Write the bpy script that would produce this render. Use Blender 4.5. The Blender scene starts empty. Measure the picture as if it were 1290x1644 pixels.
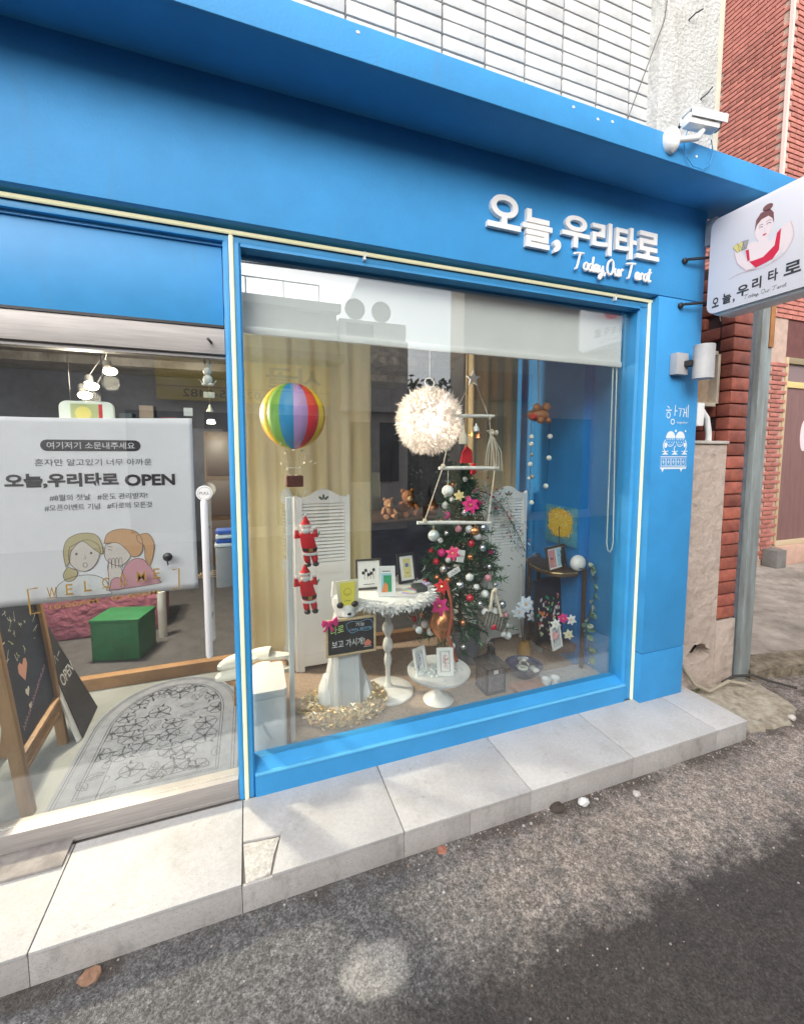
import bpy, bmesh, math, random
from mathutils import Vector, Matrix
R = math.radians
rnd = random.Random(7)
S = bpy.context.scene
COL = S.collection

# ------------------------------------------------------------------ camera, sky, sun, exposure
cam_d = bpy.data.cameras.new('camera'); cam = bpy.data.objects.new('camera', cam_d); COL.objects.link(cam)
S.camera = cam
def cam_axes(yaw, pitch, roll):
    f = Vector((math.sin(yaw)*math.cos(pitch), math.cos(yaw)*math.cos(pitch), math.sin(pitch)))
    r = Vector((math.cos(yaw), -math.sin(yaw), 0)); u = r.cross(f)
    c, s = math.cos(roll), math.sin(roll)
    return c*r + s*u, -s*r + c*u, f
r_, u_, f_ = cam_axes(0.3483, -0.0801, 0.0014)
M = Matrix((r_, u_, -f_)).transposed().to_4x4(); M.translation = (0.3075, -1.7906, 1.4945)
cam.matrix_world = M
cam_d.sensor_fit = 'VERTICAL'; cam_d.sensor_height = 36; cam_d.lens = 679.45/1644*36
cam_d.shift_y = -0.025; cam_d.clip_start = .02; cam_d.clip_end = 400

w = bpy.data.worlds.new('World'); S.world = w; w.use_nodes = True
nt = w.node_tree; bg = nt.nodes['Background']
sky = nt.nodes.new('ShaderNodeTexSky'); sky.sky_type = 'NISHITA'; sky.sun_disc = False
SUN_EL, SUN_AZ = R(34), R(212)          # azimuth clockwise from +y
sky.sun_elevation = SUN_EL; sky.sun_rotation = SUN_AZ; sky.dust_density = 3; sky.air_density = 1.0; sky.ozone_density = 1
hs = nt.nodes.new('ShaderNodeHueSaturation'); hs.inputs['Saturation'].default_value = 0.25; hs.inputs['Value'].default_value = 1.0
nt.links.new(sky.outputs[0], hs.inputs['Color']); nt.links.new(hs.outputs[0], bg.inputs['Color'])
bg.inputs['Strength'].default_value = 0.15
sd = bpy.data.lights.new('sun', 'SUN'); sun = bpy.data.objects.new('sun', sd); COL.objects.link(sun)
sd.energy = 1.25; sd.angle = R(85); sd.color = (1, .97, .93)
dv = Vector((math.sin(SUN_AZ)*math.cos(SUN_EL), math.cos(SUN_AZ)*math.cos(SUN_EL), math.sin(SUN_EL)))
sun.rotation_euler = dv.to_track_quat('Z', 'Y').to_euler(); sun.location = dv*20
S.view_settings.view_transform = 'Standard'; S.view_settings.look = 'None'
S.view_settings.exposure = 1.05; S.view_settings.gamma = 1; S.view_settings.use_curve_mapping = False
S.cycles.max_bounces = 10; S.cycles.transparent_max_bounces = 16
S.cycles.use_denoising = True; S.cycles.caustics_reflective = False

# ------------------------------------------------------------------ materials
MATS = {}
def mat(name, c, rough=.6, metal=0, var=0, vscale=8, bump=0, bscale=60, dist=.002, c2=None, rand=0, spec=.5, emit=None, es=0, stretch=None, coat=0, detail=4):
    if name in MATS: return MATS[name]
    m = bpy.data.materials.new(name); m.use_nodes = True; t = m.node_tree; N = t.nodes; L = t.links
    b = N['Principled BSDF']; b.inputs['Roughness'].default_value = rough; b.inputs['Metallic'].default_value = metal
    b.inputs['Specular IOR Level'].default_value = spec; b.inputs['Coat Weight'].default_value = coat
    col = (*c, 1); b.inputs['Base Color'].default_value = col
    geo = N.new('ShaderNodeNewGeometry'); pos = geo.outputs['Position']
    if stretch:
        mp = N.new('ShaderNodeMapping'); mp.inputs['Scale'].default_value = stretch; L.new(pos, mp.inputs['Vector']); pos = mp.outputs[0]
    cur = None
    if var or c2:
        n = N.new('ShaderNodeTexNoise'); n.inputs['Scale'].default_value = vscale; n.inputs['Detail'].default_value = detail; n.inputs['Roughness'].default_value = .65
        L.new(pos, n.inputs['Vector'])
        mx = N.new('ShaderNodeMix'); mx.data_type = 'RGBA'
        k = c2 if c2 else tuple(x*(1-var) for x in c)
        mx.inputs[6].default_value = (*k, 1); mx.inputs[7].default_value = col if c2 else (*[min(1, x*(1+var*.5)) for x in c], 1)
        rm = N.new('ShaderNodeMapRange'); rm.inputs[1].default_value = .35; rm.inputs[2].default_value = .65
        L.new(n.outputs[0], rm.inputs[0]); L.new(rm.outputs[0], mx.inputs[0]); cur = mx.outputs[2]
    if rand:
        oi = N.new('ShaderNodeObjectInfo'); h = N.new('ShaderNodeHueSaturation')
        mr = N.new('ShaderNodeMapRange'); mr.inputs[3].default_value = 1-rand; mr.inputs[4].default_value = 1+rand*.6
        L.new(oi.outputs['Random'], mr.inputs[0]); L.new(mr.outputs[0], h.inputs['Value'])
        if cur: L.new(cur, h.inputs['Color'])
        else: h.inputs['Color'].default_value = col
        cur = h.outputs[0]
    if cur: L.new(cur, b.inputs['Base Color'])
    if bump:
        n2 = N.new('ShaderNodeTexNoise'); n2.inputs['Scale'].default_value = bscale; n2.inputs['Detail'].default_value = 5
        L.new(pos, n2.inputs['Vector'])
        bp = N.new('ShaderNodeBump'); bp.inputs['Strength'].default_value = bump; bp.inputs['Distance'].default_value = dist
        L.new(n2.outputs[0], bp.inputs['Height']); L.new(bp.outputs[0], b.inputs['Normal'])
    if emit: b.inputs['Emission Color'].default_value = (*emit, 1); b.inputs['Emission Strength'].default_value = es
    MATS[name] = m; return m

BLUE = mat('blue_render', (.037, .29, .63), .65, var=.12, vscale=2.2, bump=.35, bscale=90, dist=.003, detail=9)
BLUEM = mat('blue_painted_metal', (.037, .285, .61), .42, var=.08, vscale=5, bump=.06, bscale=40)
BLUEI = mat('blue_inner_wall', (.022, .23, .58), .6, var=.15, vscale=3, bump=.2, bscale=60)
WHITE = mat('white_paint', (.70, .70, .69), .5, var=.06, vscale=9)
WHITEG = mat('white_gloss', (.80, .80, .785), .3, var=.04, vscale=12)
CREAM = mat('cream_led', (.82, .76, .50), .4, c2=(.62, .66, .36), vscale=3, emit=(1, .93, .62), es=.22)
SLAT = mat('white_slat', (.84, .85, .85), .5)
STEEL = mat('brushed_steel', (.44, .41, .39), .5, .35, var=.15, vscale=6, stretch=(1, 1, 30))
CHROME = mat('chrome', (.8, .8, .8), .15, 1)
GREYM = mat('grey_metal', (.42, .42, .43), .45, var=.08, bump=.1, bscale=200)
DARK = mat('dark_metal', (.025, .025, .03), .45, var=.2)
BLACK = mat('black_plastic', (.02, .02, .022), .4)
WOOD = mat('light_wood', (.42, .25, .12), .55, c2=(.26, .14, .06), vscale=9, stretch=(1, 1, .2), bump=.15)
WOODD = mat('dark_wood', (.10, .055, .03), .5, c2=(.05, .03, .018), vscale=14)
COPPER = mat('copper', (.65, .27, .12), .25, .85)
GOLD = mat('gold', (.75, .5, .18), .3, .9)
RED = mat('red_felt', (.6, .02, .03), .8, var=.15)
PINK = mat('magenta_felt', (.72, .03, .22), .7, var=.15)
GREEN = mat('green_crate', (.006, .10, .032), .5, var=.2)
NAVY = mat('navy_cloth', (.012, .02, .05), .8, var=.3)
PRINTBLK = mat('print_black', (.03, .028, .03), .7)
ROPE = mat('cotton_rope', (.68, .6, .48), .9)

def glass_mat(name, tint=(.96, .985, .975), f0=.135):
    m = bpy.data.materials.new(name); m.use_nodes = True; t = m.node_tree; N = t.nodes; L = t.links
    N.remove(N['Principled BSDF']); out = N['Material Output']
    tr = N.new('ShaderNodeBsdfTransparent'); tr.inputs[0].default_value = (*tint, 1)
    gl = N.new('ShaderNodeBsdfGlossy'); gl.inputs['Roughness'].default_value = 0.0; gl.inputs[0].default_value = (1, 1, 1, 1)
    g = N.new('ShaderNodeNewGeometry'); d = N.new('ShaderNodeVectorMath'); d.operation = 'DOT_PRODUCT'
    L.new(g.outputs['Incoming'], d.inputs[0]); L.new(g.outputs['Normal'], d.inputs[1])
    def mth(op, a, b=None):
        n = N.new('ShaderNodeMath'); n.operation = op
        for i, x in enumerate((a, b)):
            if x is None: continue
            if isinstance(x, (int, float)): n.inputs[i].default_value = x
            else: L.new(x, n.inputs[i])
        return n.outputs[0]
    c = mth('ABSOLUTE', d.outputs['Value']); k = mth('POWER', mth('SUBTRACT', 1, c), 5)
    F = mth('ADD', mth('MULTIPLY', k, 1-f0), f0)
    mx = N.new('ShaderNodeMixShader'); L.new(F, mx.inputs[0]); L.new(tr.outputs[0], mx.inputs[1]); L.new(gl.outputs[0], mx.inputs[2])
    L.new(mx.outputs[0], out.inputs['Surface']); MATS[name] = m; return m
GLASS = glass_mat('window_glass')

def asphalt_mat():
    m = bpy.data.materials.new('asphalt'); m.use_nodes = True; t = m.node_tree; N = t.nodes; L = t.links
    b = N['Principled BSDF']; geo = N.new('ShaderNodeNewGeometry'); pos = geo.outputs['Position']
    def noise(s, d=4, r=.6):
        n = N.new('ShaderNodeTexNoise'); n.inputs['Scale'].default_value = s; n.inputs['Detail'].default_value = d; n.inputs['Roughness'].default_value = r
        L.new(pos, n.inputs['Vector']); return n.outputs[0]
    def mth(op, a, b2=None, c=None):
        n = N.new('ShaderNodeMath'); n.operation = op
        for i, x in enumerate((a, b2, c)):
            if x is None: continue
            if isinstance(x, (int, float)): n.inputs[i].default_value = x
            else: L.new(x, n.inputs[i])
        return n.outputs[0]
    def rng(x, a, b2, lo=0., hi=1.):
        n = N.new('ShaderNodeMapRange'); L.new(x, n.inputs[0]); n.inputs[1].default_value = a; n.inputs[2].default_value = b2
        n.inputs[3].default_value = lo; n.inputs[4].default_value = hi; return n.outputs[0]
    def mix(fac, a, c):
        n = N.new('ShaderNodeMix'); n.data_type = 'RGBA'
        for i, x in ((0, fac), (6, a), (7, c)):
            if isinstance(x, tuple): n.inputs[i].default_value = (*x, 1)
            elif isinstance(x, (int, float)): n.inputs[i].default_value = x
            else: L.new(x, n.inputs[i])
        return n.outputs[2]
    sp = N.new('ShaderNodeSeparateXYZ'); L.new(pos, sp.inputs[0]); X, Y = sp.outputs[0], sp.outputs[1]
    big = noise(3.2, 6, .65); mid = noise(11, 6, .7); fine = noise(300, 3, .7); grit = noise(120, 4, .8); mot = noise(38, 5, .75)
    # worn brown grit beside the kerb: between the step and the newer dark lane
    wob = mth('MULTIPLY', mth('SUBTRACT', big, .5), .45)
    wob2 = mth('ADD', mth('MULTIPLY', mth('SUBTRACT', mid, .5), .22), mth('MULTIPLY', mth('SUBTRACT', mot, .5), .10))
    ln = mth('ADD', mth('ADD', Y, .745), mth('ADD', wob2, mth('MULTIPLY', wob, .4)))   # >0 near side of the kerb
    lane = rng(ln, -.07, .08)
    xr = rng(mth('ADD', X, mth('ADD', wob, wob2)), .75, 1.45)
    brown = mth('MULTIPLY', mth('MULTIPLY', lane, xr), rng(mid, .32, .52, .25, 1.))
    dark = mix(rng(grit, .42, .60), (.045, .038, .034), (.19, .165, .148))
    grey = mix(rng(grit, .40, .60), (.10, .099, .10), (.33, .325, .32))
    brn = mix(rng(grit, .38, .62), (.32, .265, .225), (.68, .58, .51))
    lane2 = mix(rng(mth('ADD', X, mth('MULTIPLY', wob, 2.)), .1, 1.1), (.085, .083, .085), (.05, .041, .037))
    base = mix(lane, mix(.55, dark, lane2), grey)
    base = mix(brown, base, brn)
    base = mix(rng(noise(1.6, 5, .7), .45, .7, 0, .45), base, (.05, .047, .048))
    # hardened pale spill
    dx = mth('SUBTRACT', X, .645); dy = mth('SUBTRACT', Y, -.635)
    dd = mth('SQRT', mth('ADD', mth('MULTIPLY', dx, dx), mth('MULTIPLY', mth('MULTIPLY', dy, dy), 2.2)))
    spill = rng(mth('ADD', mth('ADD', dd, mth('MULTIPLY', wob2, .55)), mth('MULTIPLY', mth('SUBTRACT', mot, .5), .10)), .122, .088)
    base = mix(mth('MULTIPLY', spill, rng(grit, .3, .55, .7, 1.)), base, (.46, .44, .41))
    vor = N.new('ShaderNodeTexVoronoi'); vor.inputs['Scale'].default_value = 130; L.new(pos, vor.inputs['Vector'])
    vs = N.new('ShaderNodeSeparateColor'); L.new(vor.outputs['Color'], vs.inputs[0])
    peb = mth('MULTIPLY', rng(vor.outputs['Distance'], .35, .22), rng(vs.outputs[0], .86, .93))
    base = mix(mth('MULTIPLY', peb, mth('MULTIPLY', vs.outputs[1], .5)), base, (.30, .28, .26))
    base = mix(rng(mot, .42, .60, .5, 0), base, (.03, .028, .028))
    base = mix(rng(fine, .52, .70, 0, .6), base, (.02, .02, .02))
    base = mix(mth('MULTIPLY', spill, .45), base, (.42, .40, .37))
    kerb = mth('MULTIPLY', rng(mth('ADD', Y, mth('MULTIPLY', mth('SUBTRACT', mid, .5), .16)), -.415, -.36), rng(mth('ADD', big, mth('MULTIPLY', mid, .4)), .62, .74, .15, .8))
    base = mix(kerb, base, (.075, .06, .05))
    v2 = N.new('ShaderNodeTexVoronoi'); v2.inputs['Scale'].default_value = 170; L.new(pos, v2.inputs['Vector'])
    s2 = N.new('ShaderNodeSeparateColor'); L.new(v2.outputs['Color'], s2.inputs[0])
    hv = N.new('ShaderNodeHueSaturation'); L.new(base, hv.inputs['Color']); L.new(rng(s2.outputs[0], 0., 1., .62, 1.34), hv.inputs['Value']); base = hv.outputs[0]
    L.new(base, b.inputs['Base Color'])
    ro = rng(mth('ADD', big, mth('MULTIPLY', brown, .5)), .35, .75, .55, .9); L.new(ro, b.inputs['Roughness'])
    h = mth('ADD', mth('ADD', mth('MULTIPLY', grit, 1.0), mth('MULTIPLY', fine, .3)), mth('ADD', mth('MULTIPLY', mid, 1.6), mth('MULTIPLY', peb, .35)))
    bp = N.new('ShaderNodeBump'); bp.inputs['Strength'].default_value = .9; bp.inputs['Distance'].default_value = .006
    L.new(h, bp.inputs['Height']); L.new(bp.outputs[0], b.inputs['Normal'])
    return m
ASPH = asphalt_mat()
def stain(m, c, amount, scale, lo=.55, hi=.72, stretch=(1, 1, 1)):
    t = m.node_tree; N = t.nodes; L = t.links; b = N['Principled BSDF']; inp = b.inputs['Base Color']
    g = N.new('ShaderNodeNewGeometry'); mp = N.new('ShaderNodeMapping'); mp.inputs['Scale'].default_value = stretch; L.new(g.outputs['Position'], mp.inputs['Vector'])
    n = N.new('ShaderNodeTexNoise'); n.inputs['Scale'].default_value = scale; n.inputs['Detail'].default_value = 8; n.inputs['Roughness'].default_value = .7; L.new(mp.outputs[0], n.inputs['Vector'])
    r_ = N.new('ShaderNodeMapRange'); r_.inputs[1].default_value = lo; r_.inputs[2].default_value = hi; r_.inputs[4].default_value = amount; L.new(n.outputs[0], r_.inputs[0])
    mx = N.new('ShaderNodeMix'); mx.data_type = 'RGBA'; L.new(r_.outputs[0], mx.inputs[0])
    if inp.links: L.new(inp.links[0].from_socket, mx.inputs[6])
    else: mx.inputs[6].default_value = inp.default_value
    mx.inputs[7].default_value = (*c, 1); L.new(mx.outputs[2], inp)
def granite(name, c, c2, c3):
    m = mat(name, c, .6, c2=c2, vscale=55, bump=.25, bscale=260, dist=.001, rand=.05, detail=8)
    t = m.node_tree; N = t.nodes; L = t.links; b = N['Principled BSDF']
    src = b.inputs['Base Color'].links[0].from_socket
    n = N.new('ShaderNodeTexNoise'); n.inputs['Scale'].default_value = 230; n.inputs['Detail'].default_value = 3
    g = N.new('ShaderNodeNewGeometry'); L.new(g.outputs['Position'], n.inputs['Vector'])
    r1 = N.new('ShaderNodeMapRange'); r1.inputs[1].default_value = .58; r1.inputs[2].default_value = .70; r1.inputs[4].default_value = .75
    L.new(n.outputs[0], r1.inputs[0])
    n3 = N.new('ShaderNodeTexNoise'); n3.inputs['Scale'].default_value = 5; n3.inputs['Detail'].default_value = 6; L.new(g.outputs['Position'], n3.inputs['Vector'])
    r3 = N.new('ShaderNodeMapRange'); r3.inputs[1].default_value = .45; r3.inputs[2].default_value = .75; r3.inputs[4].default_value = .35
    L.new(n3.outputs[0], r3.inputs[0])
    m1 = N.new('ShaderNodeMix'); m1.data_type = 'RGBA'; L.new(r1.outputs[0], m1.inputs[0]); L.new(src, m1.inputs[6]); m1.inputs[7].default_value = (*c3, 1)
    m2 = N.new('ShaderNodeMix'); m2.data_type = 'RGBA'; L.new(r3.outputs[0], m2.inputs[0]); L.new(m1.outputs[2], m2.inputs[6]); m2.inputs[7].default_value = (c3[0]*1.1, c3[1], c3[2]*.92, 1)
    L.new(m2.outputs[2], b.inputs['Base Color']); return m
TILE = granite('granite_tile', (.56, .55, .54), (.49, .48, .47), (.27, .26, .25))
TILEF = granite('granite_riser', (.50, .48, .465), (.44, .42, .40), (.26, .24, .23))

stain(TILE, (.20, .18, .16), .5, 3.0, .56, .78)
stain(TILE, (.16, .14, .12), .55, 22, .60, .72)
stain(TILE, (.12, .11, .10), .8, 75, .70, .76)
stain(TILEF, (.13, .11, .09), .65, 9, .52, .75, (1, 1, .5))
stain(BLUE, (.10, .20, .30), .35, 5, .56, .80, (2.5, 2.5, .35))
stain(BLUE, (.45, .55, .60), .5, 120, .735, .76)
stain(BLUEM, (.10, .20, .30), .3, 7, .56, .80, (2.5, 2.5, .4))
# ------------------------------------------------------------------ mesh helpers
WL = {}
class MB:
    def __init__(s): s.v = []; s.f = []; s.m = []
    def add(s, vs, fs, m=0):
        o = len(s.v); s.v += [tuple(x) for x in vs]; s.f += [tuple(i+o for i in q) for q in fs]; s.m += [m]*len(fs); return s
    def box(s, x0, x1, y0, y1, z0, z1, m=0):
        v = [(x, y, z) for z in (z0, z1) for y in (y0, y1) for x in (x0, x1)]
        return s.add(v, [(0, 2, 3, 1), (4, 5, 7, 6), (0, 1, 5, 4), (2, 6, 7, 3), (0, 4, 6, 2), (1, 3, 7, 5)], m)
    def obox(s, c, d, rot, m=0):
        c = Vector(c); v = [c + rot @ Vector((x*d[0]/2, y*d[1]/2, z*d[2]/2)) for z in (-1, 1) for y in (-1, 1) for x in (-1, 1)]
        return s.add(v, [(0, 2, 3, 1), (4, 5, 7, 6), (0, 1, 5, 4), (2, 6, 7, 3), (0, 4, 6, 2), (1, 3, 7, 5)], m)
    def bar(s, a, b, wd, th, up=(0, 0, 1), m=0):
        a, b = Vector(a), Vector(b); z = (b-a).normalized(); x = z.cross(Vector(up))
        if x.length < 1e-4: x = z.cross(Vector((0, 1, 0)))
        x.normalize(); y = z.cross(x); rot = Matrix((x, y, z)).transposed()
        return s.obox((a+b)/2, (wd, th, (b-a).length), rot, m)
    def prism(s, poly, fn, d0, d1, m=0):
        n = len(poly); v = [fn(a, b, d0) for a, b in poly] + [fn(a, b, d1) for a, b in poly]
        f = [tuple(range(n)), tuple(range(2*n-1, n-1, -1))] + [(i, (i+1) % n, (i+1) % n+n, i+n) for i in range(n)]
        return s.add(v, f, m)
    def tube(s, path, r, seg=8, m=0, closed=False):
        P = [Vector(p) for p in path]; n = len(P); rr = r if isinstance(r, (list, tuple)) else [r]*n
        vs = []; ref = None
        for i, p in enumerate(P):
            if closed: t = P[(i+1) % n]-P[i-1]
            else: t = P[min(i+1, n-1)]-P[max(i-1, 0)]
            if t.length < 1e-9: t = Vector((0, 0, 1))
            t.normalize()
            if ref is None: ref = t.orthogonal().normalized()
            ref = (ref - t*ref.dot(t));
            if ref.length < 1e-6: ref = t.orthogonal()
            ref.normalize(); b = t.cross(ref)
            vs += [p + (ref*math.cos(2*math.pi*k/seg)+b*math.sin(2*math.pi*k/seg))*rr[i] for k in range(seg)]
        f = []
        for i in range(n if closed else n-1):
            j = (i+1) % n
            for k in range(seg): f.append((i*seg+k, i*seg+(k+1) % seg, j*seg+(k+1) % seg, j*seg+k))
        if not closed: f += [tuple(range(seg-1, -1, -1)), tuple((n-1)*seg+k for k in range(seg))]
        return s.add(vs, f, m)
    def lathe(s, prof, c=(0, 0, 0), seg=24, m=0, sx=1, sy=1, ph=0):
        vs = []; n = len(prof)
        for r, z in prof:
            vs += [(c[0]+sx*r*math.cos(2*math.pi*k/seg+ph), c[1]+sy*r*math.sin(2*math.pi*k/seg+ph), c[2]+z) for k in range(seg)]
        f = [(i*seg+k, i*seg+(k+1) % seg, (i+1)*seg+(k+1) % seg, (i+1)*seg+k) for i in range(n-1) for k in range(seg)]
        f += [tuple(range(seg-1, -1, -1)), tuple((n-1)*seg+k for k in range(seg))]
        return s.add(vs, f, m)
    def ball(s, c, r, seg=14, rings=9, m=0, sc=(1, 1, 1)):
        prof = [(max(1e-4, math.sin(math.pi*i/rings))*r, -math.cos(math.pi*i/rings)*r) for i in range(rings+1)]
        o = len(s.v); s.lathe(prof, (0, 0, 0), seg, m)
        for i in range(o, len(s.v)):
            x, y, z = s.v[i]; s.v[i] = (c[0]+x*sc[0], c[1]+y*sc[1], c[2]+z*sc[2])
        return s
    def build(s, name, mats, parent=None, at=None, smooth=False, bev=0, label=None, cat=None, group=None, kind=None, angle=40, recalc=True):
        o_ = WL[parent.name] if parent is not None else Vector(at if at else (0, 0, 0))
        me = bpy.data.meshes.new(name); me.from_pydata([Vector(v)-o_ for v in s.v], [], s.f)
        mats = mats if isinstance(mats, (list, tuple)) else [mats]
        for mm in mats: me.materials.append(mm)
        me.polygons.foreach_set('material_index', s.m)
        if recalc or bev or smooth:
            bm = bmesh.new(); bm.from_mesh(me)
            if recalc: bmesh.ops.recalc_face_normals(bm, faces=bm.faces)
            if bev: bmesh.ops.bevel(bm, geom=[e for e in bm.edges if len(e.link_faces) == 2 and e.calc_face_angle(0) > .5], offset=bev, segments=2, affect='EDGES', profile=.6)
            if smooth or bev:
                for f in bm.faces: f.smooth = True
                for e in bm.edges:
                    if len(e.link_faces) == 2 and e.calc_face_angle(0) > R(angle): e.smooth = False
            bm.to_mesh(me); bm.free()
        ob = bpy.data.objects.new(name, me); COL.objects.link(ob)
        if parent is not None: ob.parent = parent; WL[ob.name] = WL[parent.name].copy()
        else: ob.location = o_; WL[ob.name] = o_.copy()
        tag(ob, label, cat, group, kind); return ob
def tag(o, label=None, cat=None, group=None, kind=None):
    if label: o['label'] = label
    if cat: o['category'] = cat
    if group: o['group'] = group
    if kind: o['kind'] = kind
    return o
def thing(name, label, cat, loc, group=None):
    o = bpy.data.objects.new(name, None); COL.objects.link(o); o.location = loc; o.empty_display_size = .05
    WL[o.name] = Vector(loc); return tag(o, label, cat, group)
def piece(name, me, loc, parent, rot=None, sc=None):
    o = bpy.data.objects.new(name, me); COL.objects.link(o); o.parent = parent
    o.location = Vector(loc)-WL[parent.name]
    if rot: o.rotation_euler = rot
    if sc: o.scale = sc
    return o
def box_mesh(name, dx, dy, dz, m, bev=0.004, seg=1):
    b = MB().box(-dx/2, dx/2, -dy/2, dy/2, -dz/2, dz/2)
    o = b.build(name, m, bev=bev); me = o.data; bpy.data.objects.remove(o); return me

# text
TC = {}
def text_geo(sx, ext=0, bold=0, shear=0, res=3, bevel=0):
    k = (sx, ext, bold, shear, res, bevel)
    if k in TC: return TC[k]
    c = bpy.data.curves.new('lettering', 'FONT'); c.body = sx; c.size = 1; c.extrude = ext; c.offset = bold; c.shear = shear; c.resolution_u = res
    c.bevel_depth = bevel; c.bevel_resolution = 1
    o = bpy.data.objects.new('lettering', c); COL.objects.link(o)
    dg = bpy.context.evaluated_depsgraph_get(); me = bpy.data.meshes.new_from_object(o.evaluated_get(dg))
    r = ([tuple(v.co) for v in me.vertices], [tuple(p.vertices) for p in me.polygons])
    bpy.data.objects.remove(o); bpy.data.curves.remove(c); bpy.data.meshes.remove(me); TC[k] = r; return r

class Flat:
    """a drawing surface: origin O, right A, up B, outward N (metres)"""
    def __init__(s, O, A, B, N): s.O, s.A, s.B, s.N = Vector(O), Vector(A).normalized(), Vector(B).normalized(), Vector(N).normalized(); s.mb = MB(); s.lay = .0008
    def P(s, a, b, d=None): return s.O + s.A*a + s.B*b + s.N*(s.lay if d is None else d)
    def poly(s, pts, m=0, lay=None): s.mb.add([s.P(a, b, lay) for a, b in pts], [tuple(range(len(pts)))], m)
    def rect(s, a0, b0, a1, b1, m=0, lay=None): s.poly([(a0, b0), (a1, b0), (a1, b1), (a0, b1)], m, lay)
    def ell(s, a, b, ra, rb, m=0, lay=None, n=24, t0=0, t1=360, rot=0):
        c, q = math.cos(R(rot)), math.sin(R(rot)); pts = []
        for i in range(n):
            t = R(t0+(t1-t0)*i/(n if t1-t0 == 360 else n-1)); x, y = ra*math.cos(t), rb*math.sin(t); pts.append((a+x*c-y*q, b+x*q+y*c))
        s.poly(pts, m, lay); return pts
    def stroke(s, pts, wd, m=0, lay=None, closed=False):
        n = len(pts); L_ = []; R_ = []
        for i, (x, y) in enumerate(pts):
            if closed: p0, p1 = pts[i-1], pts[(i+1) % n]
            else: p0, p1 = pts[max(i-1, 0)], pts[min(i+1, n-1)]
            dx, dy = p1[0]-p0[0], p1[1]-p0[1]; l = math.hypot(dx, dy) or 1; nx, ny = -dy/l*wd/2, dx/l*wd/2
            L_.append((x+nx, y+ny)); R_.append((x-nx, y-ny))
        v = [s.P(a, b, lay) for a, b in L_+R_]
        s.mb.add(v, [(i, (i+1) % n, (i+1) % n+n, i+n) for i in range(n if closed else n-1)], m)
    def arc(s, a, b, ra, rb, t0, t1, wd, m=0, lay=None, n=16, rot=0):
        c, q = math.cos(R(rot)), math.sin(R(rot)); pts = []
        for i in range(n):
            t = R(t0+(t1-t0)*i/(n-1)); x, y = ra*math.cos(t), rb*math.sin(t); pts.append((a+x*c-y*q, b+x*q+y*c))
        s.stroke(pts, wd, m, lay, closed=False)
    def text(s, tx, a0, b0, a1=None, h=None, m=0, lay=None, bold=0, shear=0, ext=0, rise=0, bevel=0, res=3):
        """fit between a0..a1 (width) and cap height h; rise = slope"""
        v, f = text_geo(tx, ext, bold, shear, res, bevel)
        if not v: return
        x0 = min(p[0] for p in v); x1 = max(p[0] for p in v); y0 = min(p[1] for p in v); y1 = max(p[1] for p in v)
        sx = (a1-a0)/(x1-x0) if a1 is not None else h/(y1-y0); sy = h/(y1-y0) if h else sx
        base = s.lay if lay is None else lay
        s.mb.add([s.P(a0+(p[0]-x0)*sx, b0+(p[1]-y0)*sy+rise*(p[0]-x0)*sx, base+p[2]*sy) for p in v], f, m)
    def build(s, name, mats, parent, **k): 
        o = s.mb.build(name, mats, parent, recalc=k.pop('recalc', False), **k); s.mb = MB(); return o

XZ = lambda a, b, d: (a, d, b)      # polygon in x,z extruded along y
YZ = lambda a, b, d: (d, a, b)
XY = lambda a, b, d: (a, b, d)

# ------------------------------------------------------------------ ground
g = MB().add([(-180, -180, -.113), (180, -180, -.113), (180, 180, -.113), (-180, 180, -.113)], [(0, 1, 2, 3)])
g.build('street', ASPH, at=(0, 0, -.113), kind='structure', recalc=False)
CONC = mat('alley_concrete', (.42, .365, .31), .85, c2=(.20, .175, .15), vscale=3.2, bump=.9, detail=10, bscale=30, dist=.006)
MB().prism([(3.62, .28), (4.3, .16), (9.5, -.5), (9.5, 2.3), (3.62, 2.3)], XY, -.2, -.05).build('alley_paving', CONC, at=(3.6, .28, -.05), kind='structure')
YCONC = mat('stained_concrete', (.44, .40, .32), .9, c2=(.27, .23, .17), vscale=16, bump=1.0, bscale=22, dist=.012)
def rough_slab(name, poly, z0, z1, m, seed, amp=.012, **k):
    r = random.Random(seed); pts = []
    for i, (a, b) in enumerate(poly):
        c, d = poly[(i+1) % len(poly)]; n = max(2, int(math.hypot(c-a, d-b)/.04))
        for j in range(n): pts.append((a+(c-a)*j/n+r.uniform(-amp, amp), b+(d-b)*j/n+r.uniform(-amp, amp)))
    cx = sum(p[0] for p in pts)/len(pts); cy = sum(p[1] for p in pts)/len(pts)
    mb = MB(); n = len(pts); rings = [(1, z0), (1, z1-.01), (.97, z1), (.6, z1+.006), (.25, z1+.002)]
    vs = []
    for q, z in rings: vs += [(cx+(a-cx)*q, cy+(b-cy)*q, z+(r.uniform(-.003, .003) if z > z0 else 0)) for a, b in pts]
    vs.append((cx, cy, z1)); f = [(i*n+j, i*n+(j+1) % n, (i+1)*n+(j+1) % n, (i+1)*n+j) for i in range(4) for j in range(n)]
    f += [(4*n+j, 4*n+(j+1) % n, 5*n) for j in range(n)] + [tuple(range(n-1, -1, -1))]
    mb.add(vs, f); return mb.build(name, m, smooth=True, **k)
rough_slab('concrete_apron', [(2.99, -.30), (3.28, -.33), (3.50, -.24), (3.60, .02), (3.52, .12), (3.08, .10), (2.93, 0.0)], -.16, -.092, YCONC, 3, amp=.016, kind='structure', at=(3.2, -.1, -.1))
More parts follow.
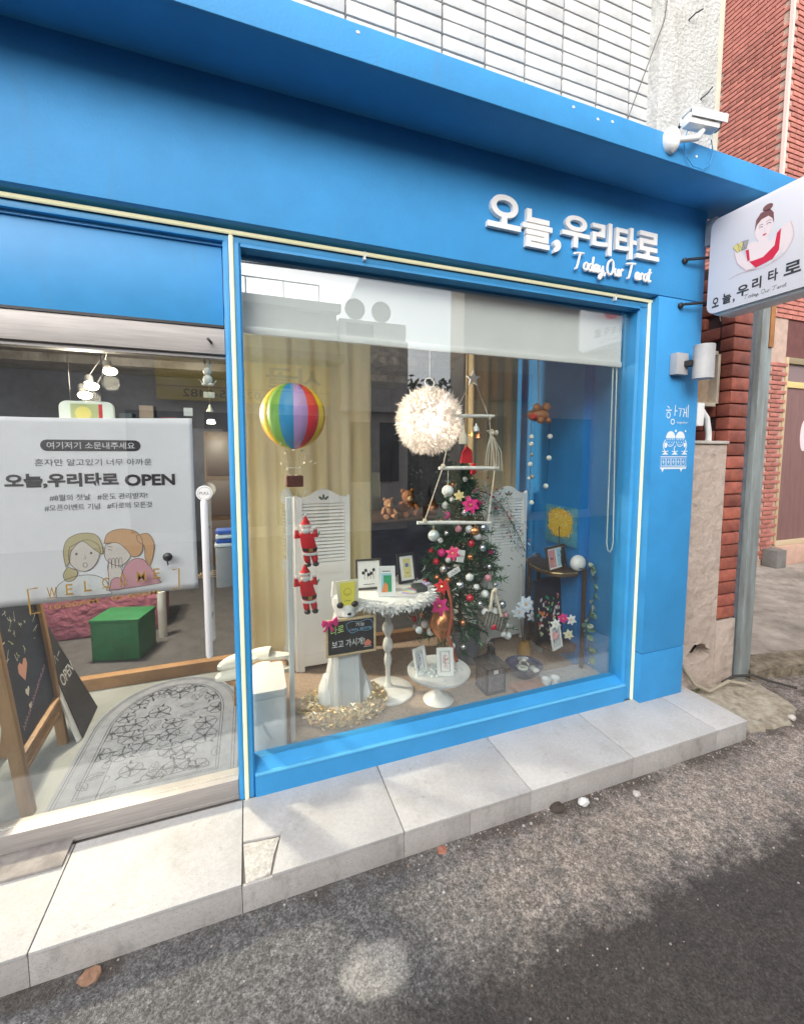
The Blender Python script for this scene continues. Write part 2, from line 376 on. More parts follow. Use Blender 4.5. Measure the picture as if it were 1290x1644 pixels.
# gutter kerb between street and alley
rough_slab('alley_kerb', [(3.62, .08), (3.7, .26), (5.2, -.02), (9.5, -.62), (9.5, -.75), (5.0, -.18)], -.2, -.04, mat('mossy_concrete', (.25, .21, .15), .9, c2=(.1, .08, .055), vscale=14, bump=.8, bscale=25, dist=.01), 5, kind='structure', at=(3.7, .1, -.1))

# ------------------------------------------------------------------ the step
step = thing('shop_step', 'pale granite tiled step along the foot of the blue shopfront', 'step', (1.1, -.16, -.113))
D = .33
MORT = mat('mortar', (.20, .18, .165), .9, var=.2, vscale=40)
MB().box(-2.56, 2.885, -D+.012, .17, -.16, -.012).build('core', MORT, step)
joints = [-2.15, -1.55, -.95, -.35, .25, .85, 1.45, 2.05, 2.65, 2.897]
for i in range(len(joints)-1):
    a, b = joints[i]+.002, joints[i+1]-.002
    if i == 4:      # the broken tile with a mortar patch at its front left corner
        pl = [(a, -.158), (.392, -.172), (.350, -D), (b, -D), (b, .05), (a, .05)]
        MB().prism(pl, XY, -.012, 0).build('tile', TILE, step, bev=.0015)
        r = random.Random(4); pp = [(a, -.163), (.385, -.178), (.36, -.25), (.345, -D+.012), (a+.01, -D+.006)]
        mb = MB(); mb.prism(pp, XY, -.03, -.006); mb.build('mortar_patch', mat('white_mortar', (.66, .64, .6), .9, c2=(.45, .42, .38), vscale=60, bump=1, bscale=70, dist=.008), step, bev=.003)
    else:
        MB().prism([(a, -D), (b, -D), (b, .05 if i > 2 and i < 8 else .05), (a, .05)], XY, -.012, 0).build('tile', TILE, step, bev=.0015)
rj = [-2.56, -1.55, -.95, -.35, .25, .85, 1.145, 1.45, 2.05, 2.65, 2.897]
for i in range(len(rj)-1):
    MB().box(rj[i]+.001, rj[i+1]-.001, -D+.002, -D+.013, -.16, -.0125).build('riser_tile', TILEF, step, bev=.001)
MB().box(2.884, 2.895, -D+.014, .05, -.16, -.0125).build('riser_tile', TILEF, step, bev=.001)
# low strip under the door rail, further left
MB().box(-2.5, -.36, -.045, .078, .0005, .012).build('threshold_strip', mat('grey_cement', (.33, .30, .28), .85, var=.25, vscale=20, bump=.4), step, bev=.003)

# ------------------------------------------------------------------ shop building
shop = thing('shop_building', 'bright blue painted tarot shopfront with a deep canopy under white tiles', 'building', (0, .2, 0))
XR_, XL_ = 2.817, 2.469
MB().box(-3.5, XR_, 0, .3, 2.366, 2.866).build('fascia_wall', BLUE, shop, bev=.003)
MB().prism([(0.001, 2.865), (-.25, 2.838), (-.262, 2.842), (-.262, 2.958), (-.25, 2.966), (.05, 2.972), (.05, 2.865)], YZ, -3.5, 3.20).build('canopy', BLUE, shop, bev=.004)
MB().box(XL_, XR_, 0, .44, .305, 2.362).build('pillar', BLUE, shop, bev=.003)
MB().box(XL_, XR_-.001, -.001, .44, .0, .300).build('pillar_foot', BLUE, shop, bev=.003)
MB().box(XL_+.004, XR_-.006, .006, .43, .298, .31).build('pillar_joint', mat('joint_shadow_filler', (.02, .12, .3), .8), shop)
MB().box(XR_-.02, XR_, .44, 4.6, -.15, 2.85).build('side_wall', mat('grey_render', (.30, .28, .27), .85, var=.2), shop)
# recess head behind the light strip
MB().box(-3.5, XL_, .15, .3, 2.30, 2.366).build('head_recess', BLUEM, shop)
MB().box(-3.5, XL_, .055, .15, 2.312, 2.334).build('head_frame', BLUEM, shop, bev=.002)
MB().box(.302, 2.40, .055, .12, 2.300, 2.3119).build('head_lip', BLUEM, shop)
MB().box(-3.5, .232, .085, .15, 1.995, 2.3119).build('door_panel', BLUEM, shop, bev=.002)
MB().box(-3.5, .232, .07, .16, 1.985, 1.9949).build('shadow_gap', DARK, shop)
MB().box(-3.5, .237, .075, .0849, 2.300, 2.3119).build('panel_bead', BLUEM, shop)
# mullion and jambs
MB().prism([(.236, .060), (.248, .052), (.256, .052), (.258, .060), (.276, .060), (.278, .052), (.294, .052), (.302, .06), (.302, .15), (.236, .15)], XY, 0, 2.312).build('mullion', BLUEM, shop)
MB().prism([(2.40, .075), (2.408, .06), (2.464, .058), (2.469, .058), (2.469, .16), (2.40, .16)], XY, .0, 2.312).build('jamb', BLUEM, shop)
# sill
MB().prism([(.045, 0), (.045, .092), (.05, .098), (.118, .128), (.16, .128), (.16, 0)], YZ, .302, 2.40).build('sill', BLUEM, shop)
MB().prism([(.044, .094), (.040, .097), (.040, .103), (.048, .107), (.06, .104)], YZ, .302, 2.40).build('sill_bead', mat('pale_blue_bead', (.10, .42, .72), .3), shop)
win = MB().box(.300, 2.402, .118, .126, .11, 2.305).build('window_glass', GLASS, shop)
for x, z in ((1.62, 2.93), (1.75, 2.915), (1.83, 2.925), (2.35, 2.90), (.7, 2.93)):
    MB().ball((x, -.2625, z), .006, 7, 4, sc=(1.3, .3, 1)).build('paint_fleck', WHITEG, shop)
# light strips
def strip(vs): return MB().tube(vs, .0085, 8)
ls = thing('light_strip', 'thin cream yellow flexible light strip outlining the shop window and mullion', 'light strip', (.27, .05, 2.34))
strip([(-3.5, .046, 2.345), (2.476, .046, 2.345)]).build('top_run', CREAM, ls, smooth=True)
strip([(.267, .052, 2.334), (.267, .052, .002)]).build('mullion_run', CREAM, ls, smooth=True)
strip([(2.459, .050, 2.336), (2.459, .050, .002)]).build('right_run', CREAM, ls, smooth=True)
for x in (-.62, .8, 2.2):
    MB().box(x-.004, x+.004, .035, .055, 2.318, 2.352).build('clip', WHITEG, ls)

# door
door = thing('sliding_door', 'glass shop door with a brushed steel header and bottom rail', 'door', (-.5, .1, 0))
MB().box(-3.5, .234, .075, .15, 1.883, 1.984).build('header_rail', STEEL, door, bev=.002)
MB().box(-3.5, .234, .09, .135, 1.868, 1.8829).build('header_track', mat('dull_steel', (.28, .27, .27), .5, .9), door)
MB().box(-3.5, .234, .072, .15, .0005, .082).build('bottom_rail', STEEL, door, bev=.003)
MB().box(-3.5, .234, .062, .0719, .0005, .012).build('rail_lip', STEEL, door)
MB().box(-3.5, .235, .100, .108, .0825, 1.8678).build('door_glass', GLASS, door)
MB().tube([(.176, .018, 1.926), (.184, .0745, 1.926)], .005, 6).build('lock_key', DARK, door)
# handle
h = bpy.data.objects.new('handle', None); COL.objects.link(h); h.parent = door; WL[h.name] = WL[door.name].copy(); h.empty_display_size = .05
mb = MB().tube([(.142, .02, .67), (.142, .02, .68), (.142, .02, 1.30), (.142, .02, 1.31)], [.009, .0135, .0135, .009], 14); mb.build('rod', mat('white_steel', (.75, .74, .75), .3, .2), h, smooth=True)
for z in (.80, 1.18): MB().tube([(.142, .03, z), (.142, .0995, z)], .008, 8).build('standoff', CHROME, h, smooth=True)
mb = MB().lathe([(.028, 0), (.030, .002), (.028, .004)], (0, 0, 0), 24)
mb.v = [(.145+x, .014+z, 1.335+y) for x, y, z in mb.v]; mb.build('pull_disc', WHITEG, h)
fl = Flat((.145, .014, 1.335), (1, 0, 0), (0, 0, 1), (0, -1, 0)); fl.text('PULL', -.018, -.005, .018, .011, bold=.02, lay=.001); fl.arc(0, 0, .024, .024, 0, 360, .0015, n=24, lay=.001)
fl.build('pull_lettering', mat('grey_ink', (.25, .25, .25), .6), h)

# upper wall: stack-bonded white tiles
upper = thing('upper_storey', 'upper storey wall of white stacked brick tiles above the blue canopy', 'wall', (1, .1, 2.9))
MB().box(-3.5, 2.37, .062, .3, 2.8, 6.2).build('backing', mat('grey_grout', (.24, .235, .23), .9, var=.3, vscale=10, stretch=(1, 1, .3)), upper)
WT = mat('white_wall_tile', (.57, .57, .555), .45, var=.10, vscale=12, rand=.08, bump=.2, bscale=70)
bme = box_mesh('brick', .2085, .016, .0545, WT, .003)
for i in range(-2, 7):
    for j in range(0, 19):
        piece('brick', bme, (.945+.2165*i+.108+rnd.uniform(-.0006, .0006), .056+rnd.uniform(-.0012, .0012), 2.93+.0625*j), upper, rot=(rnd.uniform(-.01, .01), 0, 0))
mb = MB()
for i in range(-20, 7):
    for j in range(0, 52):
        if i >= -2 and j < 19: continue
        x, z = .945+.2165*i+.108, 2.93+.0625*j; mb.box(x-.1057, x+.1057, .048, .064, z-.0282, z+.0282)
mb.build('far_bricks', WT, upper, kind='stuff')
PLW = mat('rough_white_plaster', (.58, .575, .55), .9, c2=(.48, .47, .435), vscale=6, bump=.9, bscale=55, dist=.012)
stain(PLW, (.24, .225, .19), .6, 3.5, .52, .75, (2, 2, .5)); stain(WT, (.34, .32, .29), .35, 3, .56, .78, (1.5, 1.5, .6))
pil = thing('white_pilaster', 'rough white plastered pilaster at the corner of the upper storey', 'pilaster', (2.6, 0, 2.9))
MB().box(2.372, 2.80, -.02, .3, 2.966, 6.2).build('shaft', PLW, pil, bev=.012)
MB().box(2.801, 2.855, -.005, .25, 3.05, 6.2).build('edge_board', mat('aged_cream', (.62, .57, .45), .7, var=.15), pil, bev=.002)
for (x, z, dx, dz, nm) in ((2.56, 3.78, .05, .035, 'hook'), (2.68, 3.42, .03, .04, 'hook')):
    MB().tube([(x, -.018, z), (x+.01, -.05, z+.01), (x+dx, -.06, z+dz)], .004, 6).build(nm, DARK, pil)
# thin wires
WIRE = mat('dark_wire', (.12, .11, .10), .7)
tag(MB().tube([(2.15, .03, 2.95), (2.22, .02, 3.25), (2.38, -.03, 3.72), (2.40, -.03, 3.9), (2.41, -.03, 5.2)], .0028, 6).build('wall_wire', WIRE, at=(2.15, .03, 2.95)), 'thin dark wire running slantwise over the white wall tiles', 'wire')
tag(MB().tube([(2.19, .045, 2.99), (2.24, -.02, 3.05)], .006, 6).build('rebar_stub', DARK, at=(2.19, .045, 2.99)), 'short black rod sticking out above the canopy', 'rod')
loop = [(2.16+.09*math.cos(t/10*6.28), -.412, 2.80+.085*math.sin(t/10*6.28)) for t in range(3, 12)]
tag(MB().tube(loop, .002, 5).build('cable_loop', BLUEM, at=(2.16, -.41, 2.8)), 'blue painted cable loop on the canopy edge', 'cable')

# ------------------------------------------------------------------ CCTV camera
cc = thing('security_camera', 'white security camera on a bracket at the canopy edge below the pilaster', 'security camera', (2.02, -.33, 2.9))
ax = Vector((.96, -.18, -.06)).normalized(); side = ax.cross(Vector((0, 0, 1))).normalized(); upv = side.cross(ax)
rot = Matrix((ax, side, upv)).transposed(); c0 = Vector((2.135, -.435, 2.876))
mb = MB().obox(c0, (.15, .048, .046), rot); mb.build('body', WHITEG, cc, bev=.012)
mb = MB().obox(c0+upv*.032+ax*.012, (.170, .060, .006), rot).obox(c0+upv*.016+ax*.012+side*.0305, (.170, .004, .034), rot).obox(c0+upv*.016+ax*.012-side*.0305, (.170, .004, .034), rot); mb.build('sun_shield', WHITEG, cc, bev=.002)
pts = [c0+ax*.074, c0+ax*.079]; MB().tube(pts, .021, 16).build('lens', BLACK, cc, smooth=True)
MB().tube([c0-upv*.026+ax*.01, c0-upv*.06-ax*.01, (2.09, -.445, 2.80), (2.02, -.425, 2.79)], .012, 10).build('arm', WHITEG, cc, smooth=True)
mb = MB().lathe([(.045, 0), (.045, .016), (.034, .03), (.02, .034)], (0, 0, 0), 20); mb.v = [(2.0+x*.85, -.4005-z, 2.795+y*1.15) for x, y, z in mb.v]; mb.build('mount', WHITEG, cc, smooth=True)
MB().tube([(2.08, -.38, 2.885), (2.11, -.37, 2.93), (2.15, -.38, 2.945), (2.17, -.37, 2.96), (2.20, -.37, 2.94), (2.21, -.38, 2.89)], .006, 6).build('cable', BLACK, cc)

CC = Vector((.3075, -1.7906, 1.4945))
for o in (cc, bpy.data.objects['cable_loop']):      # seated on the slab edge at its true depth
    o.location = CC+(Vector(o.location)-CC)*1.10; o.scale = (1.1, 1.1, 1.1)
# ------------------------------------------------------------------ raised shop lettering
sl = thing('shop_name_letters', 'raised white Korean letters of the shop name on the blue fascia', 'lettering', (1.9, 0, 2.4))
LW = mat('white_acrylic', (.82, .81, .79), .4, var=.03)
fl = Flat((0, 0, 0), (1, 0, 0), (0, 0, 1), (0, -1, 0))
chars = [('오', 1.365, 2.531, 1.545, .150), ('늘', 1.555, 2.475, 1.725, .172), (',', 1.735, 2.470, 1.778, .062), ('우', 1.785, 2.515, 1.955, .150), ('리', 1.972, 2.508, 2.10, .158), ('타', 2.125, 2.512, 2.268, .158), ('로', 2.270, 2.528, 2.432, .142)]
for ch, a0, b0, a1, hh in chars:
    fl.text(ch, a0, b0, a1, hh, bold=.030, ext=.055, lay=.010, res=5)
    fl.build('letter', LW, sl, recalc=True)
def cur(pts, n=6):
    out = []
    for i in range(len(pts)-1):
        p0 = pts[max(i-1, 0)]; p1 = pts[i]; p2 = pts[i+1]; p3 = pts[min(i+2, len(pts)-1)]
        for k in range(n):
            t = k/n; out.append(tuple(.5*((2*p1[j])+(-p0[j]+p2[j])*t+(2*p0[j]-5*p1[j]+4*p2[j]-p3[j])*t*t+(-p0[j]+3*p1[j]-3*p2[j]+p3[j])*t**3) for j in range(2)))
    return out+[tuple(pts[-1])]
# hand script in a unit of one x-height
GL = {
 'T': (1.5, [[(.0, 1.75), (.25, 1.95), (1.5, 2.1)], [(.95, 2.05), (.7, 1.0), (.45, .1), (.2, 0)]]),
 'o': (.72, [[(.45, 1), (.12, .75), (.08, .25), (.35, 0), (.62, .35), (.58, .8), (.4, 1), (.55, .85), (.8, .8)]]),
 'd': (.85, [[(.62, .9), (.25, .85), (.08, .3), (.3, 0), (.55, .3), (.8, 1.9)], [(.68, 1.0), (.58, .3), (.68, 0), (.9, .25)]]),
 'a': (.8, [[(.6, .95), (.25, .9), (.08, .35), (.28, 0), (.5, .35), (.62, .95)], [(.62, .95), (.55, .25), (.65, 0), (.88, .3)]]),
 'y': (.8, [[(.1, .95), (.1, .3), (.3, .1), (.55, .5), (.68, .95)], [(.68, .95), (.55, -.1), (.3, -.75), (.05, -.6), (.3, -.15), (.85, .3)]]),
 ',': (.45, [[(.2, .15), (.2, -.1), (.02, -.4)]]),
 'O': (1.3, [[(.85, 2), (.35, 1.7), (.1, .8), (.35, .05), (.8, .1), (1.1, .9), (1.05, 1.7), (.7, 2), (.6, 1.7)]]),
 'u': (.85, [[(.1, .95), (.08, .25), (.28, 0), (.52, .3), (.66, .95)], [(.66, .95), (.58, .2), (.7, 0), (.9, .25)]]),
 'r': (.65, [[(.1, .9), (.2, .05)], [(.18, .6), (.35, .95), (.6, .9)]]),
 't': (.6, [[(.4, 1.8), (.2, .3), (.3, 0), (.55, .2)], [(.0, 1.15), (.6, 1.3)]]), ' ': (.45, [])}
def script(txt, fn, a, b, unit, wd, slope=0, m=0, stretch=1, lay=None):
    x = 0
    for c in txt:
        wdt, st = GL[c]
        for s_ in st: fn.stroke([(a+(x+px)*unit*stretch, b+py*unit+slope*(x+px)*unit*stretch) for px, py in cur(s_)], wd, m, lay)
        x += wdt
    return x*unit*stretch
def script3d(txt, a, b, unit, r, stretch=1, y=-.016):
    mb = MB(); x = 0
    for c in txt:
        wdt, st = GL[c]
        for s_ in st: mb.tube([(a+(x+px)*unit*stretch, y, b+py*unit) for px, py in cur(s_, 5)], r, 7)
        x += wdt
    return mb
tot = sum(GL[c][0] for c in 'Today,Our Tarot')
script3d('Today,Our Tarot', 1.862, 2.415, .0375, .0062, (2.382-1.862)/(tot*.0375)).build('english_script', LW, sl, smooth=True)

# ------------------------------------------------------------------ projecting sign
sg = thing('projecting_sign', 'white rounded box sign with a woman drawing jutting from the pillar', 'sign', (2.74, -.1, 2.28))
sy0, sy1, sz0, sz1 = -.075, -.66, 2.262, 2.765
def rrect(a0, a1, b0, b1, r, n=5):
    p = []
    for cx, cy, t0 in ((a1-r, b1-r, 0), (a0+r, b1-r, 90), (a0+r, b0+r, 180), (a1-r, b0+r, 270)):
        for k in range(n+1): t = R(t0+90*k/n); p.append((cx+r*math.cos(t), cy+r*math.sin(t)))
    return p
SW = mat('sign_face', (.72, .70, .735), .35)
MB().prism(rrect(sy1, sy0, sz0, sz1, .045), YZ, 2.742, 2.748).build('face', SW, sg, bev=.001)
MB().prism(rrect(sy1+.006, sy0-.006, sz0+.006, sz1-.006, .04), YZ, 2.749, 2.765).build('gap_band', DARK, sg)
MB().prism(rrect(sy1, sy0-.01, sz0-.012, sz1, .045), YZ, 2.7655, 2.88).build('case', WHITEG, sg, bev=.003)
for z0, z1, x0 in ((2.57, 2.595, 2.645), (2.325, 2.35, 2.629)):
    MB().tube([(x0, -.004, z0), (x0, -.03, z0), (2.80, -.05, z1), (2.82, -.085, z1)], .0075, 8).build('bracket', DARK, sg, smooth=True)
    mb = MB().lathe([(.017, 0), (.017, .012), (.010, .016)], (0, 0, 0), 12); mb.v = [(x0+x, -.001-z, z0+y) for x, y, z in mb.v]; mb.build('bracket_plate', DARK, sg)
MB().box(2.775, 2.80, -.074, -.02, 2.66, 2.80).build('grey_plate', GREYM, sg, bev=.002)
MB().tube([(2.79, -.05, 2.57), (2.81, -.03, 2.48), (2.80, -.06, 2.40), (2.815, -.05, 2.35)], .004, 6).build('sign_wire', DARK, sg)
# print on the sign: a = -y direction (towards the street), b = z
fl = Flat((2.742, sy0, sz0), (0, -1, 0), (0, 0, 1), (-1, 0, 0))
INK = mat('charcoal_ink', (.035, .035, .04), .6); SKIN = mat('print_skin', (.80, .68, .68), .5); HAIR = mat('print_brown_hair', (.19, .08, .08), .6)
DRS = mat('print_red', (.62, .02, .06), .5); YEL = mat('print_yellow', (.72, .62, .22), .5); LIN = mat('print_rose_line', (.62, .45, .46), .5); GRY = mat('print_grey', (.35, .33, .35), .5)
PM = [INK, SKIN, HAIR, DRS, YEL, LIN, GRY]
# shape centre near a=.27
fl.poly([(.215, .30), (.30, .27), (.345, .30), (.37, .33), (.355, .24), (.335, .185), (.24, .175), (.19, .24), (.18, .29)], 1, .0009)
fl.poly([(.335, .315), (.375, .325), (.39, .25), (.36, .19), (.345, .19), (.36, .26)], 1, .0010)
fl.poly([(.13, .285), (.155, .29), (.19, .23), (.24, .18), (.20, .165), (.15, .22)], 1, .0011)
fl.ell(.262, .345, .038, .056, 1, .00125, rot=-8)
fl.poly([(.245, .30), (.28, .30), (.285, .27), (.24, .27)], 1, .0012)
fl.poly([(.222, .345), (.226, .40), (.245, .425), (.285, .425), (.302, .40), (.306, .35), (.298, .375), (.28, .395), (.25, .392), (.232, .375)], 2, .0014)
fl.ell(.275, .437, .022, .016, 2, .0014)
fl.poly([(.185, .272), (.200, .270), (.208, .215), (.198, .210)], 3, .0014)
fl.poly([(.205, .208), (.238, .165), (.31, .178), (.335, .21), (.338, .31), (.322, .295), (.315, .24), (.268, .205), (.222, .205)], 3, .0014)
fl.stroke(cur([(.242, .352), (.250, .357), (.258, .352)]), .003, 2, .0016); fl.stroke(cur([(.274, .356), (.284, .361), (.293, .355)]), .003, 2, .0016)
fl.stroke(cur([(.24, .362), (.25, .368), (.259, .364)]), .0022, 2, .0016); fl.stroke(cur([(.272, .367), (.283, .373), (.294, .368)]), .0022, 2, .0016)
fl.ell(.268, .312, .009, .004, 3, .0016); fl.stroke(cur([(.266, .345), (.27, .33), (.264, .325)]), .0015, 5, .0016)
for dx, an, mm in ((0, 35, 4), (.018, 15, 4), (.036, -10, 6)):
    c_, s_ = math.cos(R(an)), math.sin(R(an)); q = [(-.012, -.02), (.012, -.02), (.012, .022), (-.012, .022)]
    fl.poly([(.145+dx+x*c_-y*s_, .300+x*s_+y*c_) for x, y in q], mm, .0014+dx*.01)
    fl.stroke([(.145+dx+x*c_-y*s_, .300+x*s_+y*c_) for x, y in q], .0015, 0, .0019, closed=True)
for pts in ([(.13, .285), (.15, .22), (.20, .165), (.24, .165)], [(.375, .325), (.392, .25), (.36, .185), (.31, .165)], [(.20, .17), (.26, .155), (.33, .165)], [(.11, .155), (.17, .165), (.24, .155)]):
    fl.stroke(cur(pts), .0025, 5, .0017)
sgch = [('오', .030, .050, .066, .052), ('늘', .083, .052, .128, .055), (',', .138, .046, .147, .02), ('우', .155, .065, .212, .056), ('리', .226, .078, .268, .058), ('타', .296, .090, .338, .058), ('로', .362, .096, .430, .056)]
for ch, a0, b0, a1, hh in sgch:
    fl.text(ch, a0, b0-.02, a1, hh, bold=.03, lay=.0014)
script('Today, Our Tarot', fl, .19, .027, .0092, .0018, 0.0, 0, 1.55)
fl.build('print', PM, sg)

# ------------------------------------------------------------------ wall lamp, pillar emblem, electrics
sc_ = thing('wall_lamp', 'grey cylindrical up and down wall lamp on the blue pillar', 'wall lamp', (2.68, 0, 1.9))
MB().box(2.575, 2.665, -.045, -.0005, 1.935, 2.055).build('back_box', GREYM, sc_, bev=.004)
MB().box(2.63, 2.68, -.08, -.04, 1.98, 2.01).build('arm', DARK, sc_)
MB().lathe([(.049, 0), (.052, .001), (.052, .185), (.049, .186), (.047, .16)], (2.70, -.105, 1.905), 28).build('shade', GREYM, sc_, smooth=True)
fl = Flat((2.53, 0, 1.40), (1, 0, 0), (0, 0, 1), (0, -1, 0))
em = thing('pillar_emblem', 'white printed emblem of two children above a lettered bar on the pillar', 'emblem', (2.63, 0, 1.4))
sw = .0055
fl.stroke([(.045, .362), (.062, .350)], sw); fl.stroke([(.035, .338), (.080, .340)], sw); fl.arc(.056, .312, .014, .017, 0, 360, sw, n=18)
fl.stroke([(.108, .370), (.106, .308)], sw); fl.stroke([(.108, .338), (.125, .336)], sw); fl.arc(.092, .274, .014, .014, 0, 360, sw, n=18)
fl.stroke([(.135, .352), (.155, .352), (.146, .305)], sw); fl.stroke([(.165, .350), (.183, .350), (.176, .305)], sw); fl.stroke([(.183, .33), (.196, .33)], sw)
fl.stroke([(.199, .362), (.199, .303)], sw); fl.stroke([(.213, .375), (.213, .300)], sw)
fl.text('together', .125, .262, .215, .016)
WP = mat('white_print', (.72, .78, .80), .6); fl.build('caption', WP, em)
for cx, fl_ in ((.082, 1), (.160, -1)):
    fl.ell(cx, .180, .037, .040, t0=0, t1=180, n=16)
    for k in range(5): fl.stroke([(cx-.028+.014*k, .180), (cx-.026+.013*k, .168)], .004)
    fl.arc(cx, .168, .031, .036, 190, 350, .004, n=14)
    for e in (-.011, .011): fl.ell(cx+e, .156, .003, .004, n=8)
    fl.arc(cx, .148, .008, .006, 200, 340, .0025, n=8)
    fl.stroke(cur([(cx-.04*fl_, .17), (cx-.055*fl_, .14), (cx-.045*fl_, .11), (cx-.03*fl_, .10)]), .006)
fl.ell(.121, .222, .008, .008, n=10); fl.ell(.20, .222, .006, .006, n=10); fl.ell(.045, .138, .012, .016, n=10); fl.ell(.20, .14, .010, .014, n=10)
for cx in (.045, .122, .200):
    fl.poly([(cx-.026, .084), (cx+.026, .084), (cx+.008, .096), (cx-.008, .096)]); fl.stroke([(cx-.024, .104), (cx, .098), (cx+.024, .106)], .005)
fl.stroke(cur([(.12, .10), (.115, .12), (.125, .135)]), .006)
fl.build('children_print', WP, em)
fl.stroke([(.010, .012), (.222, .012), (.222, .072), (.010, .072)], .004, closed=True)
for k in range(5): fl.stroke([(.018+.04*k, .02), (.05+.04*k, .02), (.05+.04*k, .064), (.018+.04*k, .064)], .004, closed=True); fl.stroke([(.034+.04*k, .028), (.034+.04*k, .058)], .004); fl.stroke([(.025+.04*k, .042), (.043+.04*k, .042)], .004)
fl.poly([(.012, .0), (.22, .0), (.22, .008), (.012, .008)])
for cx in (.03, .18): fl.poly([(cx-.01, 0), (cx+.01, 0), (cx, -.018)])
fl.build('lettered_bar', WP, em)
tag(MB().box(2.822, 2.875, -.005, .05, 1.655, 1.79).build('junction_box', WHITEG, at=(2.85, 0, 1.65), bev=.006), 'small white electrical box beside the pillar edge', 'electrical box')

# ------------------------------------------------------------------ gap beside the shop: plaster wall, brick pier, gate post
PLB = mat('beige_plaster', (.50, .41, .35), .9, c2=(.42, .34, .285), vscale=4, bump=1.0, bscale=16, dist=.02)
stain(PLB, (.20, .16, .13), .6, 4, .50, .74, (2, 2, .7)); stain(YCONC, (.10, .085, .06), .7, 12, .52, .68); stain(CONC, (.10, .085, .07), .6, 6, .52, .72)
lw = thing('plaster_wall', 'low beige plastered wall with a broken hole at its foot', 'wall', (3.05, .12, -.11))
# wall with a ragged hole
def hole_wall():
    x0, x1, z0, z1 = 2.83, 3.262, -.2, 1.552; cx, cz = 3.105, .150
    r = random.Random(12); ang = [k/22*6.2832 for k in range(22)]
    hole = [(cx+math.cos(t)*(.100+r.uniform(-.022, .018))*(1.10), cz+math.sin(t)*(.070+r.uniform(-.015, .012))) for t in ang]
    outer = []
    for t in ang:
        dx, dz = math.cos(t), math.sin(t); k = 1e9
        if dx > 1e-6: k = min(k, (x1-cx)/dx)
        if dx < -1e-6: k = min(k, (x0-cx)/dx)
        if dz > 1e-6: k = min(k, (.55-cz)/dz)
        if dz < -1e-6: k = min(k, (z0-cz)/dz)
        outer.append((cx+dx*k, cz+dz*k))
    mb = MB(); n = 22
    # snap corners
    for cxx, czz in ((x0, z0), (x1, z0), (x0, .55), (x1, .55)):
        i = min(range(n), key=lambda q: (outer[q][0]-cxx)**2+(outer[q][1]-czz)**2); outer[i] = (cxx, czz)
    yf, yb = .105, .20
    v = [(a, yf, b) for a, b in hole]+[(a, yf, b) for a, b in outer]+[(a+.01, yb, b+.01) for a, b in hole]
    f = [(i, (i+1) % n, (i+1) % n+n, i+n) for i in range(n)]+[(i, (i+1) % n, (i+1) % n+2*n, i+2*n) for i in range(n)]
    mb.add(v, f); return mb
hole_wall().build('lower_face', PLB, lw, recalc=True)
MB().box(2.83, 3.262, .105, .21, .55, 1.552).build('upper_face', PLB, lw)
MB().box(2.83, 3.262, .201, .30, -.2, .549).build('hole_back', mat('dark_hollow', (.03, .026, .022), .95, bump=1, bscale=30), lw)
MB().box(3.2625, 3.454, .101, .2, -.2, .352).build('pier_base', PLB, lw, bev=.008)
MB().box(2.825, 3.262, .09, .22, 1.5525, 1.572).build('wall_cap', mat('pale_cement', (.50, .46, .41), .9, var=.2, bump=.5), lw, bev=.004)
# pier
pier = thing('brick_pier', 'rounded red brick pier between the plaster wall and the gate post', 'pier', (3.35, .2, .36))
BR = mat('glazed_red_brick', (.38, .115, .075), .5, c2=(.22, .065, .05), vscale=14, rand=.35, bump=.3, bscale=60)
MB().box(3.30, 3.43, .125, 2.3, .30, 2.75).build('core', mat('dark_mortar', (.09, .05, .045), .9), pier)
pitch = .0855
b1 = box_mesh('brick', .175, .09, .080, BR, .014); b2 = box_mesh('brick', .09, .21, .080, BR, .014)
nrow = int((2.70-.365)/pitch)
for j in range(nrow):
    z = .365+.041+pitch*j
    piece('brick', b1, (3.352, .147+rnd.uniform(-.002, .002), z), pier, rot=(0, rnd.uniform(-.012, .012), rnd.uniform(-.012, .012)))
    for k in range(4):
        piece('brick', b2, (3.312+rnd.uniform(-.002, .002), .30+.214*k+(.10 if j % 2 else 0), z), pier)
gp = thing('gate_post', 'weathered grey green steel gate post beside the brick pier', 'post', (3.55, .15, -.1))
GPM = mat('weathered_steel', (.36, .42, .42), .5, c2=(.24, .25, .24), vscale=18, stretch=(1, 1, .15), metal=.3)
MB().box(3.462, 3.50, .12, .22, -.1, 2.9).build('dark_channel', mat('dark_steel', (.12, .13, .15), .6, var=.3), gp, bev=.003)
MB().box(3.5005, 3.575, .085, .22, -.1, 2.9).build('wide_flange', GPM, gp, bev=.006)
MB().box(3.582, 3.64, .10, .22, -.1, 2.9).build('narrow_flange', GPM, gp, bev=.006)
MB().box(3.59, 3.635, .088, .0995, 2.2, 2.9).build('wood_strip', mat('orange_wood', (.45, .20, .07), .6, var=.2), gp, bev=.002)
